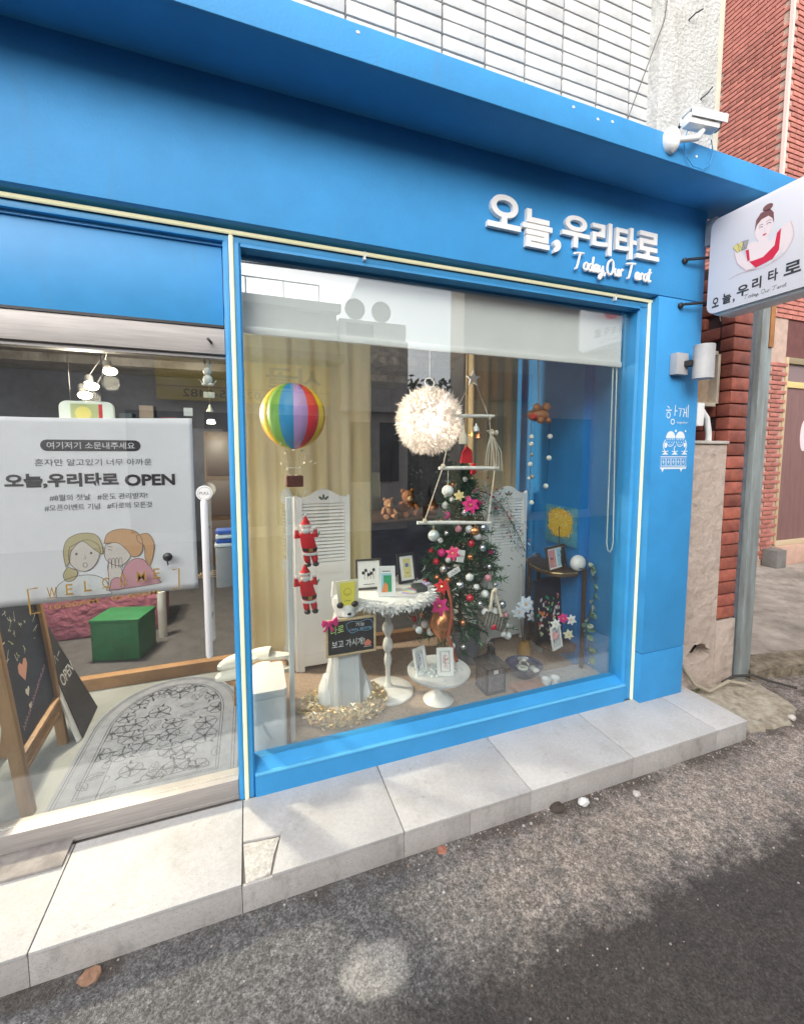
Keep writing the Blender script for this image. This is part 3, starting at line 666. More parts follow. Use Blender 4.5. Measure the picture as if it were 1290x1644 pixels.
# meter box, conduit, wires behind the wall
mbx = thing('wooden_meter_box', 'open wooden box fixed on the brick beside the wall lamp', 'box', (3.1, .25, 1.83))
MB().box(2.98, 3.235, .22, .30, 1.82, 2.14).build('back_board', mat('worn_board', (.45, .34, .24), .8, var=.3, vscale=10), mbx, bev=.002)
for q in ((2.96, 2.985, .17, .30, 1.82, 2.14), (3.228, 3.253, .17, .30, 1.82, 2.14), (2.986, 3.227, .17, .30, 1.80, 1.825), (2.986, 3.227, .17, .30, 2.135, 2.16)):
    MB().box(*q).build('side_board', mat('pale_board', (.52, .45, .36), .8, var=.2), mbx, bev=.002)
MB().box(3.03, 3.12, .20, .2199, 1.87, 2.12).build('door_leaf', mat('orange_ply', (.55, .30, .12), .6, var=.2), mbx, bev=.002)
tag(MB().tube([(3.03, .20, 1.83), (3.10, .19, 1.80), (3.15, .17, 1.72), (3.17, .165, 1.62), (3.17, .165, 1.56)], .018, 12).build('conduit', WHITEG, at=(3.1, .18, 1.6), smooth=True), 'white curved conduit pipe dropping behind the plaster wall', 'pipe')
tag(MB().tube([(2.95+.05*math.cos(t/3), .16, 1.65+.05*math.sin(t/3)+t*.002) for t in range(0, 30)], .0035, 6).build('loose_cable', mat('grey_cable', (.35, .33, .32), .6), at=(2.95, .16, 1.6), smooth=True), 'loose grey coiled cable over the plaster wall top', 'cable')
tag(MB().tube([(2.95, .0975, .10), (3.02, .06, -.02), (3.10, .02, -.062), (3.22, .03, -.055), (3.32, .04, -.045), (3.42, -.01, -.06)], .011, 8).build('ground_hose', mat('dirty_hose', (.33, .29, .22), .8), at=(3.1, .05, -.06), smooth=True), 'dirty beige hose coming out of the hole onto the ground', 'hose')
tag(MB().tube([(3.28, .05, -.05), (3.4, .055, -.03), (3.55, .03, -.04), (3.62, -.04, -.06), (3.75, -.12, -.09)], .009, 8).build('ground_hose', mat('black_hose', (.04, .035, .03), .7), at=(3.5, 0, -.06), smooth=True), 'black hose lying along the foot of the gate post', 'hose')
tag(MB().tube([(3.05, .05, 2.3), (3.01, .1, 2.6), (2.98, .1, 2.72)], .003, 5).build('hanging_wire', mat('tan_wire', (.45, .36, .3), .7), at=(3.05, .05, 2.3)), 'thin tan wire hanging down below the projecting sign', 'wire')
tag(MB().tube([(2.93, .1, 2.92), (2.905, .08, 3.05), (2.90, .1, 3.35), (2.925, .12, 3.7), (2.93, .14, 5.5)], .006, 6).build('cable_bundle', mat('pale_cable', (.62, .56, .52), .7), at=(2.93, .1, 2.9), smooth=True), 'pale cable running down beside the white pilaster', 'cable')
tag(MB().tube([(2.90, .12, 3.0), (2.88, .14, 3.3), (2.87, .14, 3.6), (2.86, .16, 5.5)], .005, 6).build('cable_bundle', BLACK, at=(2.9, .1, 3.0), smooth=True), 'black cable running down beside the white pilaster', 'cable')

# neighbouring red brick house, its corner at (6.77, 1.9)
hb = thing('brick_house', 'red brick neighbouring house with a maroon door set back from the street', 'house', (7.5, 2.2, -.05))
BR2 = mat('pink_red_brick', (.47, .18, .14), .7, c2=(.36, .125, .10), vscale=9, rand=.2, bump=.3, bscale=50)
GROUT = mat('pink_grout', (.46, .33, .27), .9, var=.15)
MB().box(6.785, 7.135, 1.915, 3.2, -.1, 3.3).build('lower_wall', GROUT, hb)
MB().box(6.785, 12, 1.915, 8, 3.3, 8.5).build('upper_wall', GROUT, hb)
MB().box(8.25, 12, 1.915, 3.2, -.1, 3.3).build('far_wall', GROUT, hb)
MB().box(7.135, 8.25, 2.10, 2.2, -.1, 3.3).build('porch_back', GROUT, hb)
MB().box(7.135, 8.25, 1.92, 2.10, 2.72, 3.3).build('lintel', mat('dark_maroon_panel', (.14, .05, .045), .7, var=.2), hb)
b3 = box_mesh('brick', .195, .02, .046, BR2, .003)
for j in range(44):
    z = .07+.0605*j
    for k in range(2):
        x = 6.77+.098+.2*k-(.0 if j % 2 else .1)
        if 6.80 < x < 7.10: piece('brick', b3, (x, 1.908, z), hb)
for j in range(36):
    z = 4.72+.062*j
    for k in range(4): piece('brick', b3, (6.778, 2.0+.205*k+(.1 if j % 2 else 0), z), hb, rot=(0, 0, math.pi/2))
    for k in range(2): piece('brick', b3, (6.885+.205*k+(.1 if j % 2 else 0), 1.908, z), hb)
mb = MB()
for j in range(0, 90):
    z = 3.3+.062*j
    for k in range(0, 26):
        y = 2.0+.205*k+(.1 if j % 2 else 0)
        if (k > 3 or z < 4.70 or z > 6.93): mb.box(6.77, 6.79, y-.097, y+.097, z-.023, z+.023)
        x = 6.885+.205*k+(.1 if j % 2 else 0)
        if (k > 1 or z < 4.70 or z > 6.93) and x < 11.9: mb.box(x-.097, x+.097, 1.898, 1.918, z-.023, z+.023)
for j in range(0, 54):
    for k in range(0, 18):
        x = 8.36+.205*k+(.1 if j % 2 else 0); mb.box(x-.097, x+.097, 1.898, 1.918, .0+.061*j-.022, .0+.061*j+.022)
mb.build('far_bricks', BR2, hb, kind='stuff')
MB().box(6.762, 6.80, 1.89, 1.93, 3.3, 8.5).build('corner_bead', mat('pale_bead', (.66, .50, .45), .8), hb)
MB().box(7.14, 7.19, 1.90, 2.0, .2, 2.78).build('door_frame', mat('tan_frame', (.50, .38, .22), .6), hb, bev=.003)
MB().box(7.19, 8.2, 1.90, 2.0, 2.38, 2.46).build('door_transom', mat('yellow_frame', (.60, .47, .20), .6), hb, bev=.003)
MB().box(7.19, 8.2, 1.90, 2.0, 2.70, 2.78).build('door_head', mat('dark_frame', (.25, .2, .12), .6), hb, bev=.003)
MB().box(7.19, 8.2, 1.92, 1.99, .27, 2.379).build('door_leaf', mat('maroon_door', (.22, .12, .11), .5, c2=(.17, .085, .08), vscale=6, stretch=(6, 1, .4)), hb)
MB().box(7.19, 8.2, 1.94, 1.99, 2.461, 2.699).build('door_light', mat('maroon_dim', (.20, .13, .13), .3), hb)
MB().box(7.14, 8.25, 1.885, 2.0, .2, .27).build('door_sill', mat('tan_sill', (.52, .42, .28), .7), hb, bev=.004)
MB().box(7.14, 8.25, 1.80, 2.1, -.05, .199).build('porch_step', mat('pink_stone', (.55, .36, .28), .7, var=.1), hb, bev=.01)
MB().box(6.9, 7.10, 1.72, 1.90, -.05, .19).build('grey_block', mat('grey_block', (.20, .19, .18), .9, var=.2), hb, bev=.01)
fl = Flat((7.52, 1.92, 1.74), (1, 0, 0), (0, 0, 1), (0, -1, 0)); fl.ell(.15, 0, .09, .22, 0); fl.build('door_sticker', mat('pink_sticker', (.75, .60, .62), .5), hb)

# ------------------------------------------------------------------ shop room
room = thing('shop_interior', 'room of the tarot shop behind the window and door', 'room', (0, 2, 0))
FT = mat('entry_floor_tile', (.235, .25, .25), .35, var=.12, vscale=4)
MB().box(-2.6, .30, .1505, 1.2, -.12, .03).build('entry_floor', FT, room)
MB().box(.301, XL_, .1605, 1.2, -.12, .028).build('display_floor', mat('tan_rug', (.43, .32, .24), .9, c2=(.30, .22, .165), vscale=60, bump=.6, bscale=160), room)
MB().box(2.06, 2.80, .1615, .45, .0285, .034).build('pale_floor_edge', mat('pale_stone_floor', (.50, .48, .46), .5, c2=(.35, .33, .33), vscale=25), room)
MB().box(-2.6, 2.38, 1.26, 4.5, -.12, .10).build('raised_floor', mat('dark_carpet', (.055, .052, .056), .9, var=.25, vscale=10, bump=.4, bscale=200), room)
MB().box(-2.6, 2.38, 1.2, 1.26, -.12, .106).build('wood_nosing', mat('nosing_wood', (.34, .19, .09), .5, c2=(.24, .13, .06), vscale=6), room, bev=.004)
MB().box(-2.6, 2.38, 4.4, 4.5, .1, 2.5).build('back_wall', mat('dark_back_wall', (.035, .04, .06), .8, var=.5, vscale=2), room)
MB().box(-2.7, -2.6, .16, 4.5, -.12, 2.5).build('left_wall', mat('dim_wall', (.12, .10, .12), .8, var=.3, vscale=2), room)
MB().box(2.40, 2.468, .46, 1.22, -.1, 2.5).build('blue_side_wall', BLUEI, room)
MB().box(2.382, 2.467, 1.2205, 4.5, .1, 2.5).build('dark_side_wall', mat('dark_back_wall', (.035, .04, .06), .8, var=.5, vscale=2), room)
MB().box(2.468, 2.7965, .4405, .52, -.1, 2.36).build('blue_return_wall', BLUEI, room)
CE = mat('raw_ceiling', (.16, .15, .15), .9, c2=(.07, .065, .06), vscale=3, bump=1, bscale=9, dist=.05)
MB().box(-2.7, 2.5, .301, 4.5, 2.45, 2.6).build('ceiling', CE, room)
for y in (1.3, 2.3, 3.3): MB().box(-2.6, 2.39, y, y+.1, 2.37, 2.449).build('beam', CE, room)
MB().tube([(-2.4, 1.75, 2.36), (.6, 1.75, 2.36)], .02, 8).build('pipe', GREYM, room, smooth=True)
# picture / board on the back wall
for (x0, x1, z0, z1, c) in ((.3, .9, .9, 1.5, (.04, .07, .06)), (1.1, 1.9, 1.0, 1.45, (.05, .09, .07)), (-1.6, -.9, 1.0, 1.7, (.06, .05, .07)), (-.6, 0, .9, 1.8, (.05, .06, .10))):
    MB().box(x0, x1, 4.36, 4.399, z0, z1).build('wall_panel', mat('panel%.2f' % c[1], c, .6, var=.4, vscale=7), room, bev=.004)

# ceiling spotlights, lit
tr = thing('ceiling_track', 'black ceiling track with three lit warm spot bulbs above the banner', 'ceiling light', (-.6, 1.6, 2.36))
MB().tube([(-.52, 1.45, 2.37), (-.58, 1.7, 2.2), (-.64, 1.8, 2.05), (-.66, 1.75, 1.98)], .006, 6).build('cord', BLACK, tr, smooth=True)
BULB = mat('warm_bulb', (1, .85, .6), .4, emit=(1, .80, .52), es=18)
for (x, y, z) in ((-.545, 1.6, 2.035), (-.655, 1.6, 1.93), (-.71, 1.65, 1.875)):
    MB().ball((x, y, z), .032, 14, 9, sc=(1.3, 1, .8)).build('bulb', BULB, tr, smooth=True)
    MB().tube([(x-.02, y+.03, z+.03), (x-.03, y+.05, z+.07)], .024, 10).build('socket', BLACK, tr, smooth=True)
    MB().tube([(x-.03, y+.05, z+.07), (-.58, 1.7, 2.2)], .003, 5).build('arm', BLACK, tr)
    ld = bpy.data.lights.new('bulb_light', 'POINT'); ld.energy = 60; ld.color = (1, .86, .66); ld.shadow_soft_size = .05
    lo = bpy.data.objects.new('bulb_light', ld); COL.objects.link(lo); lo.parent = tr; lo.location = Vector((x+.02, y-.10, z-.09))-WL[tr.name]
bl = thing('ceiling_spot', 'small bright recessed downlight deep in the dark shop', 'ceiling light', (-.05, 3.4, 1.9))
MB().lathe([(.035, 0), (.04, .01), (.03, .04)], (-.03, 2.9, 1.78), 14).build('lamp', mat('cool_bulb', (1, 1, 1), .4, emit=(1, .95, .9), es=7), bl)
MB().tube([(-.03, 2.9, 1.82), (-.03, 2.9, 2.45)], .003, 5).build('cord', BLACK, bl)
# ------------------------------------------------------------------ roller blind, curtains, screens
rb = thing('roller_blind', 'white roller blind pulled a short way down behind the shop window', 'blind', (1.33, .15, 2.0))
BLIND = mat('blind_fabric', (.76, .76, .76), .8, var=.03, vscale=3)
MB().box(.303, 2.372, .152, .1545, 2.02, 2.40).build('fabric', BLIND, rb)
MB().box(.303, 2.374, .143, .160, 1.992, 2.022).build('bottom_bar', WHITEG, rb, bev=.004)
MB().tube([(.29, .18, 2.42), (2.39, .18, 2.42)], .024, 14).build('roller', WHITEG, rb, smooth=True)
lp = [(2.375, .165, 2.36), (2.378, .165, 1.6), (2.382, .165, .95), (2.392, .165, .905), (2.408, .165, .89), (2.424, .165, .905), (2.432, .165, .95), (2.412, .165, 1.6), (2.398, .165, 2.36)]
lp = [(x-.045, y, z) for x, y, z in lp]
MB().tube(lp, .0035, 6).build('pull_cord', mat('pale_cord', (.60, .72, .70), .5), rb, smooth=True)
def curtain(name, x0, x1, y, z0, z1, m, label, waves, amp, seed):
    r = random.Random(seed); ph = [r.uniform(0, 6.28) for _ in range(4)]; n = int((x1-x0)/.012); rows = 14; vs = []
    for j in range(rows+1):
        t = j/rows
        for i in range(n+1):
            x = x0+(x1-x0)*i/n; u = (x-x0)*waves*6.28
            d = amp*(math.sin(u+ph[0])+.45*math.sin(u*1.63+ph[1]+t*.5)+.25*math.sin(u*.41+ph[2]+t))*(.55+.45*(1-t))
            vs.append((x, y+d, z0+(z1-z0)*t))
    f = [(j*(n+1)+i, j*(n+1)+i+1, (j+1)*(n+1)+i+1, (j+1)*(n+1)+i) for j in range(rows) for i in range(n)]
    o = MB().add(vs, f).build(name, m, at=((x0+x1)/2, y, z0), smooth=True, angle=80, recalc=False)
    md = o.modifiers.new('solid', 'SOLIDIFY'); md.thickness = .003
    return tag(o, label, 'curtain', 'curtains behind the display')
CUR = mat('mustard_curtain', (.80, .69, .42), .85, var=.10, vscale=2, stretch=(1, 1, .2))
curtain('curtain', .22, 1.14, 1.14, .06, 2.42, CUR, 'tall mustard beige curtain behind the white louvred screen and rainbow balloon', 7.5, .022, 3)
curtain('curtain', 1.90, 2.36, 1.14, .06, 2.42, mat('tan_curtain', (.62, .47, .28), .85, var=.1, vscale=2, stretch=(1, 1, .2)), 'brown tan curtain hanging behind the star rope hanging and second screen', 9, .02, 8)
def leaf_panel(par, o, ux, w_, H_, nm, arch=True, ns=17):
    """a louvred leaf from o along unit ux (xy), width w_"""
    ux = Vector((*ux, 0)).normalized(); ny = Vector((-ux.y, ux.x, 0)); O = Vector(o)
    fn = lambda a, b, d: tuple(O+ux*a+ny*d+Vector((0, 0, b)))
    th = .011
    fr = MB()
    fr.prism([(0, 0), (.034, 0), (.034, H_-.05), (0, H_-.03)], fn, -th, th); fr.prism([(w_-.034, 0), (w_, 0), (w_, H_-.03), (w_-.034, H_-.05)], fn, -th, th)
    fr.build('stile', SLAT, par)
    MB().prism([(.0345, .035), (w_-.0345, .035), (w_-.0345, .115), (.0345, .115)], fn, -th+.001, th-.001).build('rail', SLAT, par)
    MB().prism([(.0345, .66), (w_-.0345, .66), (w_-.0345, .735), (.0345, .735)], fn, -th+.001, th-.001).build('rail', SLAT, par)
    MB().prism([(.0345, .1155), (w_-.0345, .1155), (w_-.0345, .6595), (.0345, .6595)], fn, -.004, .004).build('lower_panel', SLAT, par)
    for k in range(1, 3): MB().prism([(w_*k/3-.0015, .118), (w_*k/3+.0015, .118), (w_*k/3+.0015, .658), (w_*k/3-.0015, .658)], fn, -.0055, -.0041).build('groove_bead', SLAT, par)
    # head with scalloped arch and three leaf shaped cuts
    n = 18; top = []
    for i in range(n+1):
        a = .0345+(w_-.069)*i/n; t = i/n; top.append((a, H_-.045+.055*math.sin(math.pi*t)**2))
    MB().prism([(.0345, H_-.085)]+[(w_-.0345, H_-.085)]+top[::-1], fn, -th+.001, th-.001).build('head', SLAT, par)
    if arch:
        mb = MB()
        for an in (-48, 0, 48):
            c_, s_ = math.cos(R(an)), math.sin(R(an)); pts = []
            for q in range(10):
                t = q/10*6.2832; x, y = .008*math.sin(t), .026+.018*-math.cos(t); pts.append((w_/2+x*c_+y*s_, H_-.068-x*s_+y*c_))
            mb.prism(pts, fn, -th-.0006, -th+.0004)
        mb.build('leaf_cut', mat('cut_shade', (.12, .14, .12), .9), par)
    sp = (H_-.085-.735)/ns
    # one slat mesh shared
    c, s = math.cos(R(38)), math.sin(R(38)); L_ = w_-.069
    mb = MB(); hq = .0095; prof = [(-hq*s-.002*c, hq*c-.002*s), (-hq*s+.002*c, hq*c+.002*s), (hq*s+.002*c, -hq*c+.002*s), (hq*s-.002*c, -hq*c-.002*s)]
    mb.prism(prof, lambda d, z, a: tuple(ux*a+ny*(-d)+Vector((0, 0, z))), 0, L_)
    so = mb.build('slat', SLAT); me = so.data; bpy.data.objects.remove(so)
    for k in range(ns): piece('slat', me, O+ux*.0345+Vector((0, 0, .735+sp*(k+.5))), par)
s1 = thing('louvre_screen', 'white folding louvred screen standing behind the two hanging Santas', 'screen', (.75, 1.0, .03))
leaf_panel(s1, (.595, 1.0, .03), (1, .0), .348, 1.215, 'a')
leaf_panel(s1, (.590, 1.0, .03), (-.40, .92), .24, 1.215, 'b', arch=False)
s2 = thing('louvre_screen', 'white folding louvred screen with garland between the tree and blue corner', 'screen', (2.15, .96, .03))
leaf_panel(s2, (1.99, .95, .03), (1, .03), .345, 1.20, 'a')
leaf_panel(s2, (1.985, .95, .03), (-.75, .66), .30, 1.20, 'b')
for s_, l_ in ((s1, 0), (s2, 0)): s_['group'] = 'white louvred screens'

# white upright post of the display rail
tag(MB().box(.476, .500, .318, .342, .028, 1.275).build('display_post', WHITEG, at=(.488, .33, .03), bev=.002), 'slim white upright post in front of the louvred screen at window left', 'post')

# ------------------------------------------------------------------ rainbow hot-air balloon
hb_ = thing('balloon_ornament', 'rainbow striped paper hot air balloon with a small brown basket', 'ornament', (.53, .45, 1.32))
cx, cy, cz, r0 = .530, .45, 1.685, .158
cols = [(.80, .04, .05), (.88, .32, .03), (.90, .66, .04), (.30, .60, .10), (.05, .36, .70), (.55, .34, .68)]
BM = [mat('paper_%d' % i, c, .45) for i, c in enumerate(cols)]
seg, rings = 48, 18
prof = []
for i in range(rings+1):
    t = math.pi*i/rings; rr = math.sin(t)*r0; z = -math.cos(t)*r0*(1.10 if t < 1.57 else 1.0)
    if i == 0: rr = .02
    prof.append((max(rr, .006 if i else .02), z))
# gores start so that blue/violet face the camera
order = {0: 0, 1: 2, 2: 1}
seq = [1, 2, 3, 4, 5, 0, 2, 1, 3, 4, 5, 0, 2, 3]
vd = math.atan2(-1.7906-cy, .3075-cx)
for gidx in range(14):
    mb = MB(); vs = []
    a0 = vd-math.pi/14+(gidx-4)*math.pi/7+.24
    for rr, z in prof:
        for k in range(5):
            t = k/4; a = a0+math.pi/7*t; bul = 1+.035*math.sin(math.pi*t)-.01
            vs.append((cx+rr*bul*math.cos(a), cy+rr*bul*math.sin(a), cz+z))
    n = len(prof); mb.add(vs, [(i*5+k, i*5+k+1, (i+1)*5+k+1, (i+1)*5+k) for i in range(n-1) for k in range(4)])
    mb.build('gore', BM[seq[gidx]], hb_, smooth=True, angle=90, recalc=False)
MB().box(.488, .572, .410, .490, 1.318, 1.376).build('basket', mat('wicker', (.16, .05, .03), .8, c2=(.08, .02, .015), vscale=120, bump=1, bscale=200), hb_, bev=.006)
mb = MB()
for k in range(8):
    a = k*math.pi/4+.2; mb.tube([(.53+.035*math.cos(a), .45+.035*math.sin(a), 1.375), (.53+.035*math.cos(a), .45+.035*math.sin(a), 1.42), (cx+.118*math.cos(a), cy+.118*math.sin(a), cz-.105)], .0014, 4)
mb.tube([(.53+.036*math.cos(t/2), .45+.036*math.sin(t/2), 1.415) for t in range(13)], .002, 4, closed=False)
mb.build('rigging', ROPE, hb_)
MB().tube([(cx, cy, cz+r0), (cx, cy, 2.44)], .0009, 4).build('hanging_thread', ROPE, hb_)
mb = MB(); r = random.Random(5)
for k in range(26):
    a = r.uniform(0, 6.28); q = r.uniform(.02, .12); z = r.uniform(1.38, 1.58); c = Vector((.53+q*math.cos(a), .45+q*math.sin(a), z)); d = Vector((r.uniform(-1, 1), r.uniform(-1, 1), r.uniform(-1, 1))).normalized()*.012; e = d.orthogonal().normalized()*.005
    mb.add([c-d, c+e, c+d, c-e], [(0, 1, 2, 3)])
mb.build('leaf_garland', mat('pale_leaf', (.62, .60, .45), .7), hb_, kind='stuff', recalc=False)

# ------------------------------------------------------------------ feather lamp
fp = thing('feather_lamp', 'round pale pink feather pendant lamp glowing in the window centre', 'lamp', (1.35, .6, 1.50))
fc = Vector((1.352, .60, 1.69)); FE = mat('feather', (.92, .90, .88), .8, c2=(.90, .83, .78), vscale=7)
t_ = FE.node_tree; b_ = t_.nodes['Principled BSDF']; tl = t_.nodes.new('ShaderNodeBsdfTranslucent'); tl.inputs[0].default_value = (.93, .89, .86, 1); ms = t_.nodes.new('ShaderNodeMixShader'); ms.inputs[0].default_value = .5
t_.links.new(b_.outputs[0], ms.inputs[1]); t_.links.new(tl.outputs[0], ms.inputs[2]); t_.links.new(ms.outputs[0], t_.nodes['Material Output'].inputs['Surface'])
mb = MB(); r = random.Random(11)
for k in range(9000):
    z = r.uniform(-1, 1); a = r.uniform(0, 6.2832); q = math.sqrt(1-z*z); n = Vector((q*math.cos(a), q*math.sin(a), z))
    t = n.orthogonal().normalized(); t = (Matrix.Rotation(r.uniform(0, 6.28), 3, n) @ t); b = n.cross(t)
    p0 = fc+n*.146; ln = r.uniform(.032, .074)*(1.25 if r.random() < .06 else 1); wv = r.uniform(.003, .0065); sp = r.uniform(.25, 1.0)
    p1 = p0+n*ln*.6+t*ln*.25*sp; p2 = p0+n*ln*.95+t*ln*.75*sp-Vector((0, 0, r.uniform(0, .010)))
    mb.add([p0-b*wv*.4, p0+b*wv*.4, p1+b*wv, p1-b*wv, p2], [(0, 1, 2, 3), (3, 2, 4)])
mb.build('feathers', FE, fp, kind='stuff', recalc=False)
MB().ball(fc, .128, 20, 12).build('globe', mat('lamp_globe', (.8, .7, .6), .6, emit=(1, .91, .83), es=11), fp, smooth=True)
mb = MB(); mb.tube([(1.352+.03*math.cos(t/16*6.2832), .60+.006*math.sin(t/16*6.2832), 1.915+.03*math.sin(t/16*6.2832)) for t in range(16)], .004, 6, closed=True); mb.build('ring', WHITEG, fp, smooth=True)
MB().tube([(1.352, .6, 1.945), (1.352, .6, 2.45)], .002, 6).build('cord', WHITEG, fp)

# ------------------------------------------------------------------ star rope hanging
st = thing('rope_wall_tree', 'tree shaped hanging of three white rods on ropes below a white star', 'hanging ornament', (1.52, .45, 1.06))
def star(c, r1, r2, ax_a, ax_b, n=5):
    return [tuple(Vector(c)+ax_a*(r1 if k % 2 == 0 else r2)*math.sin(math.pi*k/n)+ax_b*(r1 if k % 2 == 0 else r2)*math.cos(math.pi*k/n)) for k in range(2*n)]
p = star((1.565, 0, 1.928), .050, .021, Vector((1, 0, 0)), Vector((0, 0, 1)))
MB().prism([(q[0], q[2]) for q in p], XZ, .443, .457).build('star', mat('bright_white', (.9, .9, .89), .5), st, bev=.002)
rods = [(1.395, 1.712, 1.704, 1.714), (1.350, 1.748, 1.403, 1.399), (1.215, 1.70, 1.090, 1.062)]
BIR = mat('white_birch', (.88, .87, .84), .7, c2=(.78, .75, .70), vscale=40)
for (a, b, za, zb) in rods: MB().tube([(a, .45, za), (a+(b-a)*.4, .452, za+(zb-za)*.4+.002), (b, .45, zb)], [.010, .0115, .010], 10).build('rod', BIR, st, smooth=True)
mb = MB()
mb.tube([(1.565, .45, 1.97), (1.565, .45, 2.44)], .002, 5)
mb.tube([(1.55, .45, 1.91), (1.44, .45, 1.71)], .003, 6); mb.tube([(1.58, .45, 1.91), (1.678, .45, 1.70)], .003, 6)
mb.tube([(1.44, .45, 1.71), (1.375, .45, 1.41)], .003, 6); mb.tube([(1.678, .45, 1.70), (1.725, .45, 1.40)], .003, 6)
mb.tube([(1.375, .45, 1.41), (1.262, .45, 1.10)], .003, 6); mb.tube([(1.725, .45, 1.40), (1.685, .45, 1.075)], .003, 6)
for x, z in ((1.44, 1.712), (1.678, 1.702), (1.375, 1.414), (1.725, 1.40), (1.262, 1.098)):
    for q in (-.006, 0, .006): mb.tube([(x+q, .45+.0125*math.cos(t/8*6.2832), z+.0125*math.sin(t/8*6.2832)) for t in range(8)], .003, 5, closed=True)
mb.build('rope', ROPE, st, smooth=True)
mb = MB()
for k in range(7): mb.tube([(1.690+.002*k, .45, 1.60), (1.665+.017*k, .45+.004*(k % 2), 1.50), (1.655+.020*k, .45, 1.38)], .003, 5)
mb.ball((1.70, .45, 1.61), .016, 10, 7); mb.ball((1.728, .445, 1.615), .015, 10, 7); mb.tube([(1.70, .45, 1.61), (1.66, .45, 1.625), (1.70, .445, 1.63), (1.74, .45, 1.60)], .005, 6)
mb.build('rope_bow', ROPE, st, smooth=True)
def orn(name, label, c, r, m, top=None, grp='ornaments hung in the window', sc=(1, 1, 1)):
    t = thing(name, label, 'ornament', c, grp)
    MB().ball(c, r, 14, 9, sc=sc).build('ball', m, t, smooth=True)
    MB().tube([(c[0], c[1], c[2]+r*.9*sc[2]), (c[0], c[1], c[2]+r*1.2*sc[2])], r*.22, 8).build('cap', GOLD, t)
    if top: MB().tube([(c[0], c[1], c[2]+r*1.15), top], .0015, 4).build('thread', ROPE, t)
    return t
GLW = mat('glitter_white', (.80, .80, .78), .5, bump=.6, bscale=300)
orn('bauble', 'white glitter ball hanging from the middle white rod', (1.402, .44, 1.27), .034, GLW, (1.41, .45, 1.40))
orn('bauble', 'pale silver ball hanging from the lowest white rod', (1.315, .44, 1.01), .034, mat('silver_pale', (.62, .68, .66), .3, .3), (1.315, .45, 1.085))
orn('bauble', 'copper ball hanging from the lowest white rod', (1.59, .44, 1.02), .028, COPPER, (1.59, .45, 1.085))
tb = thing('tassel_ornament', 'cream rope tassel bell hanging from the top white rod', 'ornament', (1.50, .44, 1.56))
MB().lathe([(.026, 0), (.028, .02), (.022, .055), (.010, .07), (.004, .12)], (1.50, .44, 1.545), 14).build('tassel', ROPE, tb, smooth=True)
bl_ = thing('bell_ornament', 'small gold and copper bells under the top white rod', 'ornament', (1.58, .44, 1.6))
for (x, z, m) in ((1.555, 1.61, GOLD), (1.60, 1.60, COPPER), (1.585, 1.64, WHITEG)): MB().lathe([(.02, 0), (.016, .02), (.006, .034), (.002, .05)], (x, .44, z-.02), 12).build('bell', m, bl_, smooth=True)
rs = thing('red_stocking', 'small red felt hat hanging behind the middle white rod', 'ornament', (1.56, .52, 1.42))
MB().prism([(1.52, 1.43), (1.605, 1.43), (1.60, 1.505), (1.565, 1.535), (1.535, 1.50)], XZ, .505, .525).build('felt', RED, rs, bev=.006)
MB().prism([(1.595, 1.36), (1.63, 1.365), (1.625, 1.43), (1.60, 1.428)], XZ, .505, .525).build('tip', RED, rs, bev=.005)

# ------------------------------------------------------------------ christmas tree
ct = thing('christmas_tree', 'dark green decorated Christmas tree behind the rope hanging', 'christmas tree', (1.68, .78, .03))
NDL = [mat('needle_%d' % i, c, .7) for i, c in enumerate(((.015, .07, .035), (.03, .11, .05), (.06, .17, .09), (.45, .50, .48)))]
tc = Vector((1.675, .78)); mb = MB(); r = random.Random(21); tips = []
for k in range(380):
    t = r.random()**.8; z = .22+1.15*t; rad = .345*(1-t)**.8+.04; a = r.uniform(0, 6.2832)
    ln = rad*r.uniform(.72, 1.08); dirv = Vector((math.cos(a), math.sin(a), r.uniform(-.25, .12)))
    base = Vector((tc.x, tc.y, z+.04)); tip = base+dirv*ln; tips.append(tip)
    mb.tube([base, tip], [.004, .0015], 4, m=0)
    nn = int(40*ln/.25)+16
    for j in range(nn):
        u = r.uniform(.25, 1.0); pp = base.lerp(tip, u); n = Vector((r.uniform(-1, 1), r.uniform(-1, 1), r.uniform(-.8, .9))).normalized()
        n = (n+dirv.normalized()*.7).normalized(); L_ = r.uniform(.028, .052); b = n.cross(Vector((r.uniform(-1, 1), r.uniform(-1, 1), 1))).normalized()*r.uniform(.0028, .0052)
        mb.add([pp-b, pp+b, pp+n*L_+b*.3, pp+n*L_-b*.3], [(0, 1, 2, 3)], r.choice((0, 0, 1, 1, 1, 2, 2, 3 if r.random() < .35 else 1)))
mb.build('crown', NDL, ct, kind='stuff', recalc=False)
MB().tube([(1.675, .78, .20), (1.675, .78, 1.35)], [.016, .005], 8).build('trunk', WOODD, ct)
tag(MB().lathe([(.085, 0), (.088, .004), (.105, .235), (.10, .235), (.095, .20)], (1.72, .78, .028), 24).build('tree_bucket', mat('zinc', (.36, .40, .48), .45, .5, c2=(.28, .31, .38), vscale=9), at=(1.72, .78, .028), smooth=True), 'blue grey zinc bucket under the Christmas tree', 'bucket')
cdir = (Vector((.3075, -1.7906))-tc).normalized()
DEC = [('red', mat('bauble_red', (.62, .01, .04), .2, coat=.5)), ('magenta', mat('bauble_magenta', (.72, .02, .22), .25)), ('white', mat('bauble_white', (.78, .78, .78), .35)), ('silver', mat('bauble_silver', (.7, .73, .76), .2, .9)), ('copper', COPPER), ('pink', mat('bauble_pink', (.75, .30, .36), .35))]
r = random.Random(33)
spots = []
